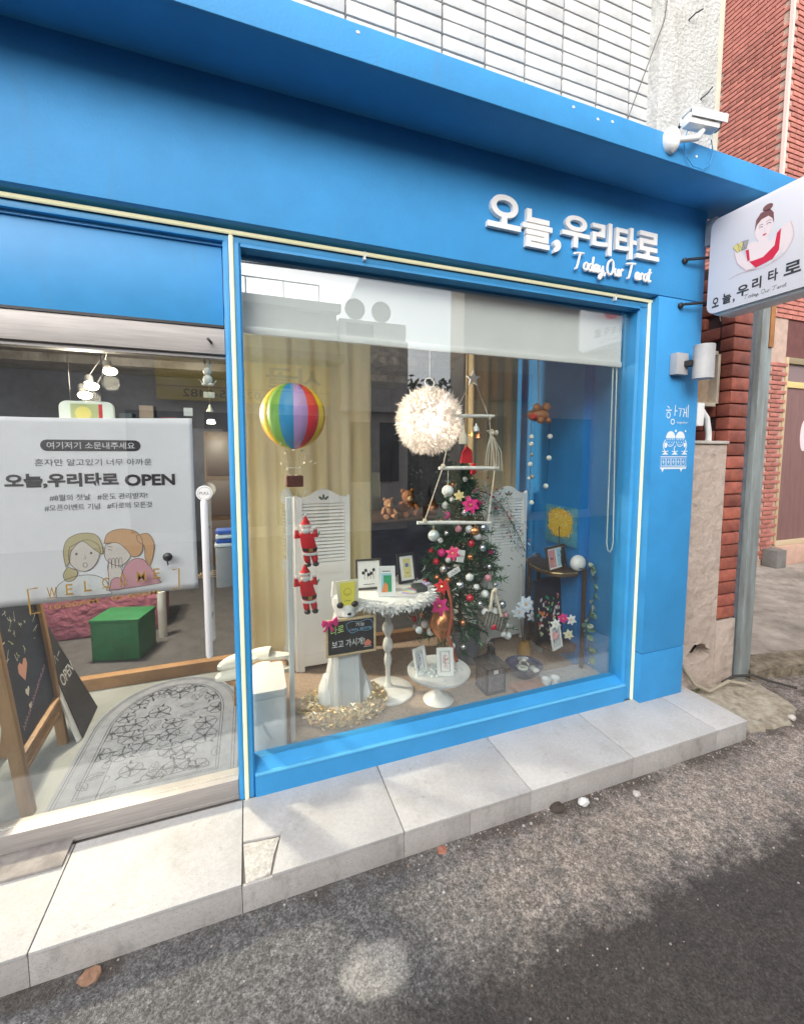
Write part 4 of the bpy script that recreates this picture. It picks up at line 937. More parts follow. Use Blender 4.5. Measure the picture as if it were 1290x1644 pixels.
for k in range(900):
    t = r.random(); z = .28+1.10*t; rad = .33*(1-t)**.8+.035; da = r.uniform(-1.35, 1.35)
    a = math.atan2(cdir.y, cdir.x)+da; p = Vector((tc.x+math.cos(a)*rad*.93, tc.y+math.sin(a)*rad*.93, z))
    if all((p-q).length > .062 for q in spots): spots.append(p)
    if len(spots) > 66: break
for i, p in enumerate(spots):
    nm, m = DEC[(0, 2, 3, 4, 2, 1, 5, 2, 3)[i % 9]]; rr = (.024, .020, .028, .022, .026, .019)[i % 6]
    t = thing('bauble', nm+' ball on the '+('left' if p.x < 1.62 else 'right')+' side, '+('low on the Christmas tree near its bucket' if p.z < .6 else 'at mid height among the Christmas tree branches' if p.z < .98 else 'high on the Christmas tree near its tip'), 'ornament', p, nm+' balls on the Christmas tree')
    MB().ball(p, rr, 10, 7).build('ball', m, t, smooth=True); MB().tube([p+Vector((0, 0, rr*.9)), p+Vector((0, 0, rr*1.25))], .004, 6).build('cap', GOLD, t)
def flower(name, label, c, rad, m, n=6, mc=GOLD, seed=1, cat='artificial flower', grp=None, face=None):
    r = random.Random(seed); t = thing(name, label, cat, c, grp); c = Vector(c)
    nrm = Vector(face if face else (cdir.x, cdir.y, .15)).normalized(); u = nrm.orthogonal().normalized(); v = nrm.cross(u)
    for L_ in range(2):
        for k in range(n):
            a = k*6.2832/n+L_*.5+r.uniform(-.12, .12); d = u*math.cos(a)+v*math.sin(a); s_ = nrm.cross(d); q = rad*(1-.35*L_)
            mb = MB(); mb.add([c+nrm*.004, c+d*q*.5+s_*q*.3+nrm*q*.18, c+d*q+nrm*q*.10+s_*q*.08, c+d*q*1.02+nrm*q*.05-s_*q*.08, c+d*q*.5-s_*q*.3+nrm*q*.18], [(0, 1, 2, 3, 4)])
            mb.build('petal', m, t, recalc=False)
    MB().ball(c+nrm*rad*.2, rad*.16, 8, 5).build('centre', mc, t); return t
flower('poinsettia', 'magenta flower high on the Christmas tree between the lower rods', (1.60, .52, 1.17), .055, PINK, seed=2)
flower('poinsettia', 'magenta flower on the Christmas tree left edge below the table top', (1.385, .50, .56), .060, PINK, seed=3)
flower('poinsettia', 'deep pink flower at mid height of the Christmas tree', (1.47, .50, .88), .045, mat('pink_petal', (.78, .05, .18), .6), seed=4)
flower('poinsettia', 'red flower beside the copper ribbon on the Christmas tree', (1.40, .50, .68), .048, RED, seed=5)
flower('poinsettia', 'yellow cream flower near the top of the Christmas tree', (1.52, .52, 1.23), .034, mat('cream_petal', (.75, .62, .28), .6), seed=6)
for i, (x, z, l) in enumerate(((1.52, .86, 'white wooden letter cut-out on the tree front, upper of the pair'), (1.475, .765, 'white wooden word tag low on the tree front, tilted'))):
    t = thing('wooden_tag', l, 'ornament', (x, .49, z), 'white wooden tags on the tree'); rot = Matrix.Rotation(-.45 if i else .2, 3, 'Y')
    MB().obox((x, .49, z), (.085 if i else .05, .004, .035 if i else .075), rot).build('board', mat('tag_white', (.78, .78, .76), .6), t, bev=.0015)
    fl = Flat((x, .4875, z), tuple(rot @ Vector((1, 0, 0))), tuple(rot @ Vector((0, 0, 1))), (0, -1, 0)); fl.stroke([(-.02, -.006), (-.01, .008), (0, -.006), (.01, .008), (.02, -.006)], .003); fl.build('scrawl', PRINTBLK, t)
# silver berry garland on the right screen
gr = thing('berry_garland', 'silver leaf and red berry garland hanging over the right louvred screen', 'garland', (2.13, .9, 1.0))
mb = MB(); r = random.Random(9)
stem = [(1.85+.04*k, .90, 1.22-.004*k*k) for k in range(12)]; 
MB().tube(stem, .0035, 5).build('stem', DARK, gr)
for k in range(230):
    i = r.randrange(11); b = Vector(stem[i]); p = b+Vector((r.gauss(0, .05), r.uniform(-.04, .01), r.gauss(-.03, .06))); d = Vector((r.uniform(-1, 1), r.uniform(-.4, .4), r.uniform(-1, 1))).normalized(); e = d.cross(Vector((0, 1, 0))).normalized()
    mb.add([p-d*.018, p+e*.006, p+d*.018, p-e*.006], [(0, 1, 2, 3)], 0 if r.random() < .7 else 1)
mb.build('leaves', [mat('silver_leaf', (.50, .52, .50), .5), mat('dusty_green', (.16, .24, .15), .7)], gr, kind='stuff', recalc=False)
mb = MB()
for k in range(26):
    b = Vector(stem[r.randrange(11)]); mb.ball(b+Vector((r.gauss(0, .05), -.03, r.gauss(-.03, .05))), .007, 8, 5)
mb.build('berries', mat('berry', (.5, .03, .05), .3), gr, kind='stuff')

# copper vase with a ribbon at the foot of the tree
cv = thing('copper_vase', 'copper long necked vase with ribbon between cake stand and tree', 'vase', (1.42, .55, .03))
MB().lathe([(.045, 0), (.05, .01), (.03, .05), (.022, .22), (.03, .30), (.075, .35), (.082, .40), (.06, .46), (.022, .50), (.016, .62), (.02, .66), (.014, .66)], (1.43, .56, .028), 24).build('body', COPPER, cv, smooth=True)
MB().tube([(1.425, .50, .72), (1.45, .48, .60), (1.46, .485, .48), (1.43, .47, .38), (1.47, .46, .25), (1.50, .45, .17)], .010, 6).build('ribbon', mat('rust_ribbon', (.40, .10, .05), .6), cv, smooth=True)
# dark basket hung with cream ribbon
bk = thing('hanging_basket', 'dark plaid basket hung by cream ribbons on the tree right side', 'basket', (1.74, .5, .42))
MB().tube([(1.745, .46, .62), (1.735, .46, .63), (1.715, .46, .50)], .011, 6).build('ribbon', ROPE, bk); MB().tube([(1.750, .46, .62), (1.765, .46, .56), (1.80, .46, .455)], .011, 6).build('ribbon', ROPE, bk)
MB().ball((1.745, .45, .63), .02, 10, 7, sc=(1, .6, 1)).build('knot', ROPE, bk, smooth=True)
MB().prism([(1.69, .50), (1.83, .44), (1.845, .40), (1.81, .345), (1.75, .37), (1.66, .43)], XZ, .46, .54).build('basket_body', mat('plaid', (.05, .05, .045), .8, c2=(.22, .20, .17), vscale=55), bk, bev=.006)
mb = MB()
for k in range(6): mb.bar((1.70+.022*k, .4585, .49-.009*k), (1.68+.022*k, .4585, .41-.009*k), .004, .002)
mb.build('lattice', mat('cream_thread', (.5, .47, .40), .8), bk)

# ------------------------------------------------------------------ pedestal table
pt = thing('pedestal_table', 'white turned pedestal table with fluffy feather trim', 'table', (1.08, .58, .028))
tx, ty, tz = 1.085, .60, .645
MB().lathe([(.150, 0), (.155, .004), (.155, .014), (.145, .020), (.03, .028)], (tx-.005, ty-.02, .028), 40).build('base', WHITEG, pt, smooth=True)
pr_ = [(.030, .028), (.016, .05), (.013, .10), (.017, .16), (.022, .17), (.024, .20), (.018, .23), (.014, .24), (.026, .26), (.032, .29), (.026, .32), (.014, .34), (.020, .36), (.034, .385), (.034, .41), (.018, .44), (.014, .46), (.030, .475), (.030, .49), (.015, .50), (.019, .56), (.021, .60), (.03, .612)]
MB().lathe(pr_, (tx, ty, .028), 24).build('stem', WHITEG, pt, smooth=True)
MB().lathe([(.262, 0), (.268, .004), (.268, .014), (.262, .018)], (tx, ty, tz-.006), 48).build('tabletop', WHITEG, pt, smooth=True)
mb = MB(); r = random.Random(17)
for k in range(3800):
    a = r.uniform(0, 6.2832); q = .262+r.uniform(-.04, .012); p0 = Vector((tx+q*math.cos(a), ty+q*math.sin(a), tz+r.uniform(-.012, .022)))
    n = Vector((math.cos(a), math.sin(a), r.uniform(-1.0, .5))).normalized(); n = (n+Vector((r.uniform(-.6, .6), r.uniform(-.6, .6), r.uniform(-.5, .4)))).normalized(); L_ = r.uniform(.018, .045); b = n.cross(Vector((r.uniform(-1, 1), r.uniform(-1, 1), 1))).normalized()*r.uniform(.001, .0028)
    mb.add([p0-b, p0+b, p0+n*L_*.6+b*1.6, p0+n*L_, p0+n*L_*.6-b*1.6], [(0, 1, 2, 3, 4)])
mb.build('feather_trim', mat('white_fluff', (.84, .84, .84), .9), pt, kind='stuff', recalc=False)
top = tz+.013
def frame(name, label, c, wv, hv, yaw, tilt, mf, fill, grp=None, bw=.012, cat='picture frame', draw=None, lean=True):
    """c = bottom centre; yaw about z (0 faces -y), tilt back in degrees"""
    t = thing(name, label, cat, c, grp); rz = Matrix.Rotation(R(yaw), 3, 'Z') @ Matrix.Rotation(R(-tilt), 3, 'X')
    A = rz @ Vector((1, 0, 0)); B = rz @ Vector((0, 0, 1)); N = rz @ Vector((0, -1, 0)); C = Vector(c)
    P = lambda a, b, d: C+A*a+B*b+N*d
    h2 = wv/2
    for q in (((-h2, 0), (h2, 0), (h2, bw), (-h2, bw)), ((-h2, hv-bw), (h2, hv-bw), (h2, hv), (-h2, hv)), ((-h2, bw), (-h2+bw, bw), (-h2+bw, hv-bw), (-h2, hv-bw)), ((h2-bw, bw), (h2, bw), (h2, hv-bw), (h2-bw, hv-bw))):
        MB().prism(list(q), P, -.006, .006).build('frame_bar', mf, t, bev=.0012)
    MB().prism([(-h2+bw*.6, bw*.6), (h2-bw*.6, bw*.6), (h2-bw*.6, hv-bw*.6), (-h2+bw*.6, hv-bw*.6)], P, -.004, .0).build('picture', fill, t)
    if draw:
        f = Flat(P(-h2+bw, bw, .0), A, B, N); draw(f, wv-2*bw, hv-2*bw); f.build('print', draw.m, t)
    if lean:
        a_ = P(0, hv*.7, -.006); b_ = Vector((C.x, C.y, C.z+.001))+Vector((-N.x, -N.y, 0)).normalized()*(hv*.38); MB().bar(a_, b_, .02, .002, up=tuple(A.cross(B))).build('stand', BLACK, t)
    return t
PAPER = mat('paper_white', (.78, .78, .76), .8)
def mk(m): 
    def deco(fn): fn.m = m; return fn
    return deco
RC = random.Random(2)
CB = [mat('card_blue', (.12, .16, .45), .6), mat('card_rose', (.60, .28, .30), .6), mat('card_orange', (.75, .25, .08), .6), mat('card_green', (.02, .30, .14), .6), mat('card_gold', (.65, .60, .25), .6), PRINTBLK, mat('card_lilac', (.45, .38, .65), .6), mat('card_sky', (.35, .60, .72), .6)]
@mk(CB)
def dr_tree(f, w_, h_):
    for k in range(5): f.ell(w_*(.25+.12*k), h_*(.55+.1*math.sin(k*2)), w_*.07, h_*.07, 5, n=9)
    for k in range(4): f.stroke([(w_*(.3+.14*k), h_*.3), (w_*(.33+.12*k), h_*.62)], .003, 5)
    f.stroke([(w_*.25, h_*.12), (w_*.75, h_*.12)], .004, 5)
@mk(CB)
def dr_og(f, w_, h_):
    f.rect(w_*.12, h_*.08, w_*.88, h_*.80, 7); f.rect(w_*.30, h_*.10, w_*.88, h_*.72, 3, .0012); f.poly([(w_*.15, h_*.08), (w_*.62, h_*.08), (w_*.60, h_*.36), (w_*.42, h_*.46), (w_*.28, h_*.36)], 2, .0016); f.stroke([(w_*.2, h_*.88), (w_*.8, h_*.88)], .005, 5)
@mk(CB)
def dr_gold(f, w_, h_):
    f.rect(w_*.25, h_*.1, w_*.8, h_*.9, 4); f.ell(w_*.52, h_*.62, w_*.14, w_*.14, 0, .0012, n=12); f.stroke([(w_*.4, h_*.3), (w_*.65, h_*.3)], .003, 5, .0012)
@mk(CB)
def dr_blue(f, w_, h_):
    for k in range(9): f.arc(w_*RC.uniform(.3, .7), h_*RC.uniform(.2, .8), w_*.18, h_*.1, RC.uniform(0, 180), RC.uniform(200, 360), .003, 0, n=8)
    f.stroke([(w_*.1, h_*.06), (w_*.9, h_*.06), (w_*.9, h_*.94), (w_*.1, h_*.94)], .003, 5, closed=True)
@mk(CB)
def dr_rose(f, w_, h_):
    for k in range(9): f.arc(w_*RC.uniform(.3, .7), h_*RC.uniform(.2, .8), w_*.18, h_*.1, RC.uniform(0, 180), RC.uniform(200, 360), .003, 1, n=8)
    f.stroke([(w_*.1, h_*.06), (w_*.9, h_*.06), (w_*.9, h_*.94), (w_*.1, h_*.94)], .003, 5, closed=True)
@mk(CB)
def dr_two(f, w_, h_):
    f.rect(w_*.06, h_*.08, w_*.46, h_*.92, 1); f.rect(w_*.54, h_*.08, w_*.94, h_*.92, 7)
    for k in range(6): f.ell(w_*RC.uniform(.12, .42), h_*RC.uniform(.2, .8), .006, .009, RC.choice((2, 4, 5)), .0013, n=8); f.ell(w_*RC.uniform(.6, .9), h_*RC.uniform(.2, .8), .006, .009, RC.choice((0, 6, 5)), .0013, n=8)
@mk(CB+[mat('petal_white', (.75, .70, .68), .7), RED])
def dr_flow(f, w_, h_):
    for k in range(70):
        a, b = w_*RC.uniform(.1, .85), h_*RC.uniform(.08, .7); c = RC.choice((8, 8, 1, 2, 9, 4, 3)); q = RC.uniform(.008, .02); rr = RC.uniform(0, 180)
        f.ell(a, b, q, q*.55, c, .001+.0001*k, n=9, rot=rr)
frame('picture_frame', 'dark framed print of small trees on the feather trimmed table', (.985, .66, top), .16, .185, -6, 10, mat('dark_frame2', (.07, .06, .055), .4), PAPER, draw=dr_tree)
frame('picture_frame', 'white framed orange and green card on the feather trimmed table', (1.045, .50, top), .105, .175, -14, 14, WHITEG, PAPER, draw=dr_og)
frame('picture_frame', 'black framed gold card behind the deck on the feather trimmed table', (1.255, .70, top), .135, .19, 10, 12, mat('ink_frame', (.025, .03, .04), .3), PAPER, bw=.018, draw=dr_gold)
cd = thing('card_fan', 'lilac and gold tarot cards fanned on the table', 'cards', (1.2, .55, top))
r = random.Random(3)
for k in range(9):
    a = -.9+.22*k; c = Vector((1.19+.017*k, .52+.01*k, top+.002+.0016*k)); MB().obox(c, (.048, .080, .0012), Matrix.Rotation(-a, 3, 'Z')).build('card', CB[(6, 4, 7, 1)[k % 4]], cd)
tag(MB().box(1.235, 1.305, .50, .60, top, top+.028).build('card_box', mat('dark_box', (.05, .06, .06), .4), at=(1.27, .55, top), bev=.002), 'dark card box lying on the table behind the fanned cards', 'box')
nk = thing('pendant_necklace', 'white pendant on a chain hanging below the table edge', 'necklace', (1.19, .34, .50))
MB().tube([(1.15, .338, .64), (1.18, .333, .53), (1.205, .338, .64)], .0025, 5).build('chain', CHROME, nk); MB().ball((1.18, .333, .505), .02, 12, 8, sc=(1, .4, 1)).build('pendant', mat('opal', (.78, .82, .82), .2), nk, smooth=True)

# ------------------------------------------------------------------ cake stand
ck = thing('cake_stand', 'white footed cake stand holding two small frames', 'cake stand', (1.335, .40, .028))
MB().lathe([(.088, 0), (.092, .006), (.075, .02), (.03, .05), (.018, .08), (.016, .13), (.03, .15), (.165, .160), (.182, .172), (.186, .186), (.176, .184), (.16, .176), (.01, .174)], (1.335, .40, .028), 48).build('stand', WHITEG, ck, smooth=True)
pz = .028+.176
frame('picture_frame', 'white frame with blue card, left of the pair on the cake stand', (1.235, .41, pz), .092, .15, 22, 14, WHITEG, PAPER, grp='frames on the cake stand', bw=.016, draw=dr_blue)
frame('picture_frame', 'white frame with rose card, right of the pair on the cake stand', (1.352, .34, pz), .098, .155, -16, 16, WHITEG, PAPER, grp='frames on the cake stand', bw=.016, draw=dr_rose)
gm = thing('crystal_pebbles', 'clear crystal pebbles scattered on the cake stand', 'pebbles', (1.40, .40, pz)); mb = MB(); r = random.Random(8)
for k in range(46):
    a = r.uniform(0, 6.28); q = r.uniform(.02, .15); mb.ball((1.335+q*math.cos(a), .40+q*math.sin(a), pz+.007), r.uniform(.006, .012), 6, 4)
mb.build('pebbles', mat('crystal', (.70, .76, .76), .12), gm, kind='stuff')

# ------------------------------------------------------------------ faceted white dog with chalkboard
dg_ = thing('dog_statue', 'faceted white sitting dog statue with black eye patches', 'statue', (.80, .52, .03))
DW = mat('matt_white_resin', (.74, .75, .76), .5)
def loft(secs, mb, m=0):
    """secs: list of (cx,cy,z,rx,ry,[rot]) hexagon-ish rings"""
    n = 8; vs = []
    for s_ in secs:
        cx, cy, z, rx, ry = s_[:5]
        for k in range(n): a = 6.2832*(k+.5)/n; vs.append((cx+rx*math.cos(a), cy+ry*math.sin(a), z))
    f = [(i*n+k, i*n+(k+1) % n, (i+1)*n+(k+1) % n, (i+1)*n+k) for i in range(len(secs)-1) for k in range(n)]
    f += [tuple(range(n-1, -1, -1)), tuple((len(secs)-1)*n+k for k in range(n))]; mb.add(vs, f, m); return mb
mb = loft([(.80, .54, .03, .125, .13), (.80, .54, .09, .135, .13), (.80, .53, .20, .115, .115), (.80, .52, .32, .092, .10), (.80, .51, .42, .090, .095), (.80, .51, .52, .080, .08), (.80, .51, .60, .06, .06)], MB())
mb.build('body', DW, dg_, bev=.004, angle=5)
for s_ in (-1, 1):
    loft([(.80+s_*.055, .43, .03, .036, .05), (.80+s_*.055, .425, .06, .034, .045), (.80+s_*.055, .44, .09, .024, .028), (.80+s_*.05, .45, .25, .026, .03), (.80+s_*.045, .46, .38, .03, .035)], MB()).build('front_leg', DW, dg_, angle=5)
    loft([(.80+s_*.125, .48, .03, .04, .075), (.80+s_*.125, .48, .07, .045, .07), (.80+s_*.11, .53, .16, .04, .06), (.80+s_*.10, .55, .22, .02, .03)], MB()).build('haunch', DW, dg_, angle=5)
hd = MB(); loft([(.80, .47, .575, .035, .04), (.80, .475, .60, .062, .06), (.80, .50, .64, .075, .075), (.80, .51, .69, .072, .075), (.80, .52, .725, .045, .05)], hd); hdo = hd.build('head', DW, dg_, angle=5)
loft([(.80, .42, .595, .026, .02), (.80, .415, .61, .034, .028), (.80, .43, .64, .028, .03), (.80, .45, .66, .015, .02)], MB()).build('muzzle', DW, hdo, angle=5)
MB().ball((.80, .392, .625), .010, 8, 6, sc=(1.2, .7, .8)).build('nose', BLACK, hdo, smooth=True)
for s_ in (-1, 1):
    MB().ball((.80+s_*.040, .437, .662), .021, 9, 6, sc=(1, .55, .85)).build('eye_patch', BLACK, hdo, smooth=True)
    MB().prism([(.80+s_*.035, .70), (.80+s_*.075, .69), (.80+s_*.066, .775)], XZ, .50, .53).build('ear', DW, hdo, bev=.002)
cb = thing('chalkboard_sign', 'small chalkboard with coloured handwriting hung on the dog statue', 'chalkboard', (.81, .40, .40))
for q in ((.672, .948, .392, .404, .397, .409), (.672, .948, .392, .404, .590, .602), (.672, .684, .392, .404, .4095, .5895), (.936, .948, .392, .404, .4095, .5895)): MB().box(*q).build('frame_bar', mat('pine', (.62, .47, .28), .6, var=.15, vscale=20), cb, bev=.001)
MB().box(.683, .937, .395, .402, .408, .591).build('slate', mat('slate', (.018, .019, .02), .8, var=.4, vscale=12), cb)
MB().tube([(.70, .40, .602), (.80, .46, .70), (.92, .40, .602)], .0018, 5).build('string', ROPE, cb)
fl = Flat((.684, .395, .409), (1, 0, 0), (0, 0, 1), (0, -1, 0))
fl.text('타로', .015, .108, .085, .045, m=0, bold=.01, rise=.15); 
fl.stroke(cur([(.105, .13), (.10, .16), (.13, .172), (.17, .165), (.22, .174), (.245, .155), (.243, .125), (.22, .112), (.17, .118), (.13, .108), (.105, .13)]), .002, 1)
fl.text('가능', .15, .140, .20, .022, m=2); fl.text('100% 예약제', .118, .118, .235, .016, m=1)
fl.text('보고 가시개!', .02, .035, .20, .042, m=2, bold=.005)
fl.poly([(.20, .025), (.235, .025), (.238, .045), (.218, .062), (.197, .045)], 3); fl.stroke([(.195, .02), (.24, .02)], .002, 2)
fl.build('chalk_writing', [mat('chalk_lime', (.55, .75, .25), .9), mat('chalk_blue', (.25, .50, .75), .9), mat('chalk_white', (.8, .8, .78), .9), mat('chalk_coral', (.7, .22, .15), .9)], cb)
bw = thing('ribbon_bow', 'magenta ribbon bow on the chalkboard corner', 'bow', (.69, .385, .59))
for s_ in (-1, 1):
    MB().prism([(.692, .598), (.692+s_*.038, .628 if s_ > 0 else .615), (.692+s_*.045, .590), (.692+s_*.035, .572)], XZ, .372, .388).build('loop', PINK, bw, bev=.005)
    MB().prism([(.688, .595), (.698, .592), (.69+s_*.025, .548), (.675+s_*.02, .552)], XZ, .376, .384).build('tail', PINK, bw, bev=.002)
MB().ball((.692, .378, .597), .012, 8, 6).build('knot', PINK, bw, smooth=True)
yc = thing('yellow_card', 'bright yellow card in a pale holder on the dog statue head', 'card', (.80, .48, .70))
MB().prism([(.735, .795), (.865, .800), (.862, .66), (.752, .655)], XZ, .440, .446).build('holder', mat('pale_holder', (.72, .70, .52), .6), yc, bev=.002)
MB().prism([(.758, .785), (.842, .788), (.838, .64), (.772, .638)], XZ, .434, .4385).build('card_face', mat('lemon', (.85, .76, .10), .6), yc)
fl = Flat((.80, .434, .71), (1, 0, 0), (0, 0, 1), (0, -1, 0)); fl.arc(0, .025, .020, .020, 0, 360, .003, n=16); fl.arc(0, .02, .010, .008, 200, 340, .0025, n=8); fl.stroke([(-.018, -.025), (.018, -.025)], .004); fl.build('print', mat('olive_ink', (.35, .32, .05), .7), yc)

# tinsel wreath
wr = thing('tinsel_wreath', 'gold leaf tinsel wreath lying around the dog statue', 'wreath', (.79, .45, .03))
mb = MB(); r = random.Random(14)
for k in range(5200):
    a = r.uniform(0, 6.2832); b = r.uniform(0, 6.2832); q = .055*math.sqrt(r.random()); rr = .185+q*math.cos(b)
    c = Vector((.785+rr*math.cos(a)*1.05, .47+rr*math.sin(a)*.72, .075+q*math.sin(b)*.95+r.uniform(0, .02))); d = Vector((r.uniform(-1, 1), r.uniform(-1, 1), r.uniform(-.5, 1))).normalized()*r.uniform(.008, .02); e = d.orthogonal().normalized()*r.uniform(.002, .005)
    mb.add([c-d, c+e, c+d, c-e], [(0, 1, 2, 3)], r.choice((0, 0, 1, 1, 2, 3)))
mb.build('leaves', [mat('tinsel_gold', (.75, .52, .22), .3, .6), mat('tinsel_champagne', (.72, .62, .42), .35, .4), mat('tinsel_copper', (.62, .35, .18), .35, .6), mat('tinsel_olive', (.30, .28, .14), .6)], wr, kind='stuff', recalc=False)

# ------------------------------------------------------------------ Santas on a rope ladder
RL = thing('rope_ladder', 'thin white rope ladder that the two toy Santas climb', 'rope ladder', (.59, .42, .66))
mb = MB()
for x in (.548, .632): mb.tube([(x, .425, .66), (x-.01, .425, 1.2), (.585, .43, 1.30)], .0018, 5)
MB().tube([(.585, .43, 1.30), (.585, .43, 2.44)], .001, 4).build('thread', ROPE, RL)
for k in range(9): mb.tube([(.546, .425, .68+.06*k), (.632, .425, .68+.06*k)], .0018, 5)
mb.build('ladder_ropes', mat('white_rope', (.78, .78, .76), .8), RL)
SK = mat('doll_skin', (.62, .40, .33), .7); WF = mat('white_fleece', (.82, .80, .78), .9)
def santa(c, label, lean, flip=1):
    t = thing('santa_toy', label, 'toy figure', c, 'toy Santas on the rope ladder'); x, y, z = c; k = lean
    def B(a, b, d, nm, m, ra, rb=None, sc=(1, .8, 1)):
        MB().ball((x+a*flip, y+d, z+b), ra, 12, 8, sc=sc).build(nm, m, t, smooth=True)
    loft([(x+.012, y, z+.062, .036, .026), (x+.006, y, z+.10, .040, .03), (x-.004, y, z+.15, .036, .028), (x-.008, y, z+.172, .020, .018)], MB()).build('coat', RED, t, smooth=True)
    loft([(x+.011, y, z+.074, .0395, .0295), (x+.010, y, z+.090, .042, .0315)], MB()).build('belt', BLACK, t)
    loft([(x+.013, y, z+.052, .040, .030), (x+.012, y, z+.066, .041, .031)], MB()).build('fur_hem', WF, t)
    MB().box(x+.002, x+.022, y-.036, y-.030, z+.074, z+.090).build('buckle', GOLD, t)
    for s_ in (-1, 1):
        MB().tube([(x+.012+s_*.018, y, z+.055), (x+.016+s_*.02, y-.01, z+.028), (x+.02+s_*.018, y, z+.012)], [.018, .016, .013], 10).build('trouser_leg', RED, t, smooth=True)
        MB().ball((x+.02+s_*.02, y-.008, z+.002), .017, 10, 7, sc=(1, 1.3, .75)).build('boot', BLACK, t, smooth=True)
        MB().tube([(x-.006+s_*.030, y, z+.155), (x-.006+s_*.050, y-.01, z+.15), (x-.008+s_*.046, y-.012, z+.185)], [.014, .013, .010], 9).build('sleeve', RED, t, smooth=True)
        MB().ball((x-.008+s_*.045, y-.012, z+.192), .010, 8, 6).build('mitten', WF, t, smooth=True)
    hd_ = MB().ball((x-.008, y-.004, z+.195), .025, 14, 9).build('head', SK, t, smooth=True)
    MB().ball((x-.008, y-.014, z+.183), .023, 12, 8, sc=(1, .8, .85)).build('beard', WF, hd_, smooth=True)
    MB().lathe([(.027, 0), (.027, .008), (.024, .010), (.012, .032), (.003, .05)], (x-.008, y, z+.205), 12).build('hat', RED, hd_, smooth=True)
    MB().lathe([(.028, 0), (.029, .004), (.028, .010)], (x-.008, y, z+.202), 12).build('hat_brim', WF, hd_, smooth=True)
    MB().ball((x-.008, y, z+.258), .007, 8, 6).build('pompom', WF, hd_)
    MB().obox((x+.055, y-.006, z+.155), (.006, .01, .03), Matrix.Rotation(.5, 3, 'Y')).build('lantern', mat('teal_toy', (.03, .3, .25), .5), t)
santa((.585, .398, .915), 'toy Santa in red climbing the rope ladder, upper of the two', 0)
santa((.578, .398, .665), 'toy Santa in red climbing the rope ladder, lower of the two', 0)

# ------------------------------------------------------------------ bin and slippers
bn = thing('white_bin', 'white pedal bin standing at the window left edge', 'bin', (.36, .38, .03))
MB().prism(rrect(.298, .452, .215, .50, .02), XY, .03, .335).build('bin_body', WHITEG, bn, bev=.003)
MB().prism(rrect(.294, .456, .211, .504, .022), XY, .3355, .375).build('lid', WHITEG, bn, bev=.010)
sr = thing('slipper_rack', 'round wooden rack holding cream slippers beside the mullion', 'rack', (.30, .62, .03))
MB().lathe([(.165, 0), (.17, .005), (.17, .02), (.165, .024)], (.315, .66, .255), 32).build('shelf_board', WOOD, sr, bev=.001)
for a in (0.5, 2.6, 4.7): MB().tube([(.315+.13*math.cos(a), .66+.13*math.sin(a), .03), (.315+.12*math.cos(a), .66+.12*math.sin(a), .256)], .010, 8).build('leg', WOOD, sr)
def slipper(c, yaw, label):
    t = thing('slipper', label, 'slipper', c, 'cream slippers on the rack'); rz = Matrix.Rotation(R(yaw), 3, 'Z'); C = Vector(c)
    F = lambda a, b, d: tuple(C+rz @ Vector((a, b, d)))
    sole = [(.042*math.cos(q)*(1.0 if math.sin(q) > 0 else .86), .125*math.sin(q)) for q in [k/24*6.2832 for k in range(24)]]
    MB().prism(sole, F, 0, .022).build('sole', mat('cream_sole', (.72, .70, .62), .7), t, bev=.006)
    vs = []; n = 9
    for i in range(n+1):
        y = -.012+.125*i/n; w_ = .045*math.sqrt(max(0.02, 1-(y/.128)**2)); hgt = .05*math.sqrt(max(.02, 1-((i/n)**2)*.85))
        for k in range(9): a = math.pi*k/8; vs.append(F(w_*math.cos(a), y, .012+hgt*math.sin(a)))
    MB().add(vs, [(i*9+k, i*9+k+1, (i+1)*9+k+1, (i+1)*9+k) for i in range(n) for k in range(8)]+[tuple(n*9+k for k in range(9))]).build('upper', mat('cream_fleece', (.78, .75, .66), .9, bump=.5, bscale=150), t, smooth=True, angle=80)
for i, (x, y, z, yw, l) in enumerate(((.235, .60, .28, 100, 'cream fleece slipper, lower left one on the wooden rack'), (.38, .58, .28, 80, 'cream fleece slipper, lower right one on the wooden rack'), (.245, .62, .335, 105, 'cream fleece slipper, upper left one stacked on the rack'), (.39, .64, .335, 70, 'cream fleece slipper, upper right one stacked on the rack'))):
    slipper((x, y, z), yw, l)
MB_arch = MB().tube([(.36+.055*math.cos(t/12*math.pi), .45, .255+.105*math.sin(t/12*math.pi)) for t in range(13)], .006, 8)
tag(MB_arch.build('brass_hoop', mat('aged_brass', (.38, .36, .16), .35, .7), at=(.36, .45, .255), smooth=True), 'arched brass hoop in front of the cream slippers', 'hoop')

# ------------------------------------------------------------------ corner shelf and its things
cs = thing('corner_shelf', 'dark wooden quarter round corner shelf against the blue wall', 'shelf', (2.3, .56, .03))
def qshelf(z): return [(2.392, .44+.0), (2.392, .86), (2.33, .87), (2.23, .80), (2.17, .68), (2.15, .55), (2.17, .44), (2.22, .40), (2.33, .385)]
for z in (.165, .68): MB().prism(qshelf(z), XY, z, z+.018).build('shelf_board', WOODD, cs, bev=.003)
for (x, y) in ((2.385, .86), (2.185, .70), (2.40, .40)): MB().box(x-.010, x+.010, y-.010, y+.010, .034, .72).build('post', WOODD, cs, bev=.002)
MB().tube([(a, b, .705) for a, b in qshelf(0)[1:]], .004, 6).build('rail', mat('brass_thin', (.5, .36, .16), .35, .8), cs)
frame('picture_frame', 'dark wooden frame with two small prints on the top of the corner shelf', (2.265, .50, .700), .22, .165, 18, 10, WOODD, PAPER, bw=.014, draw=dr_two)
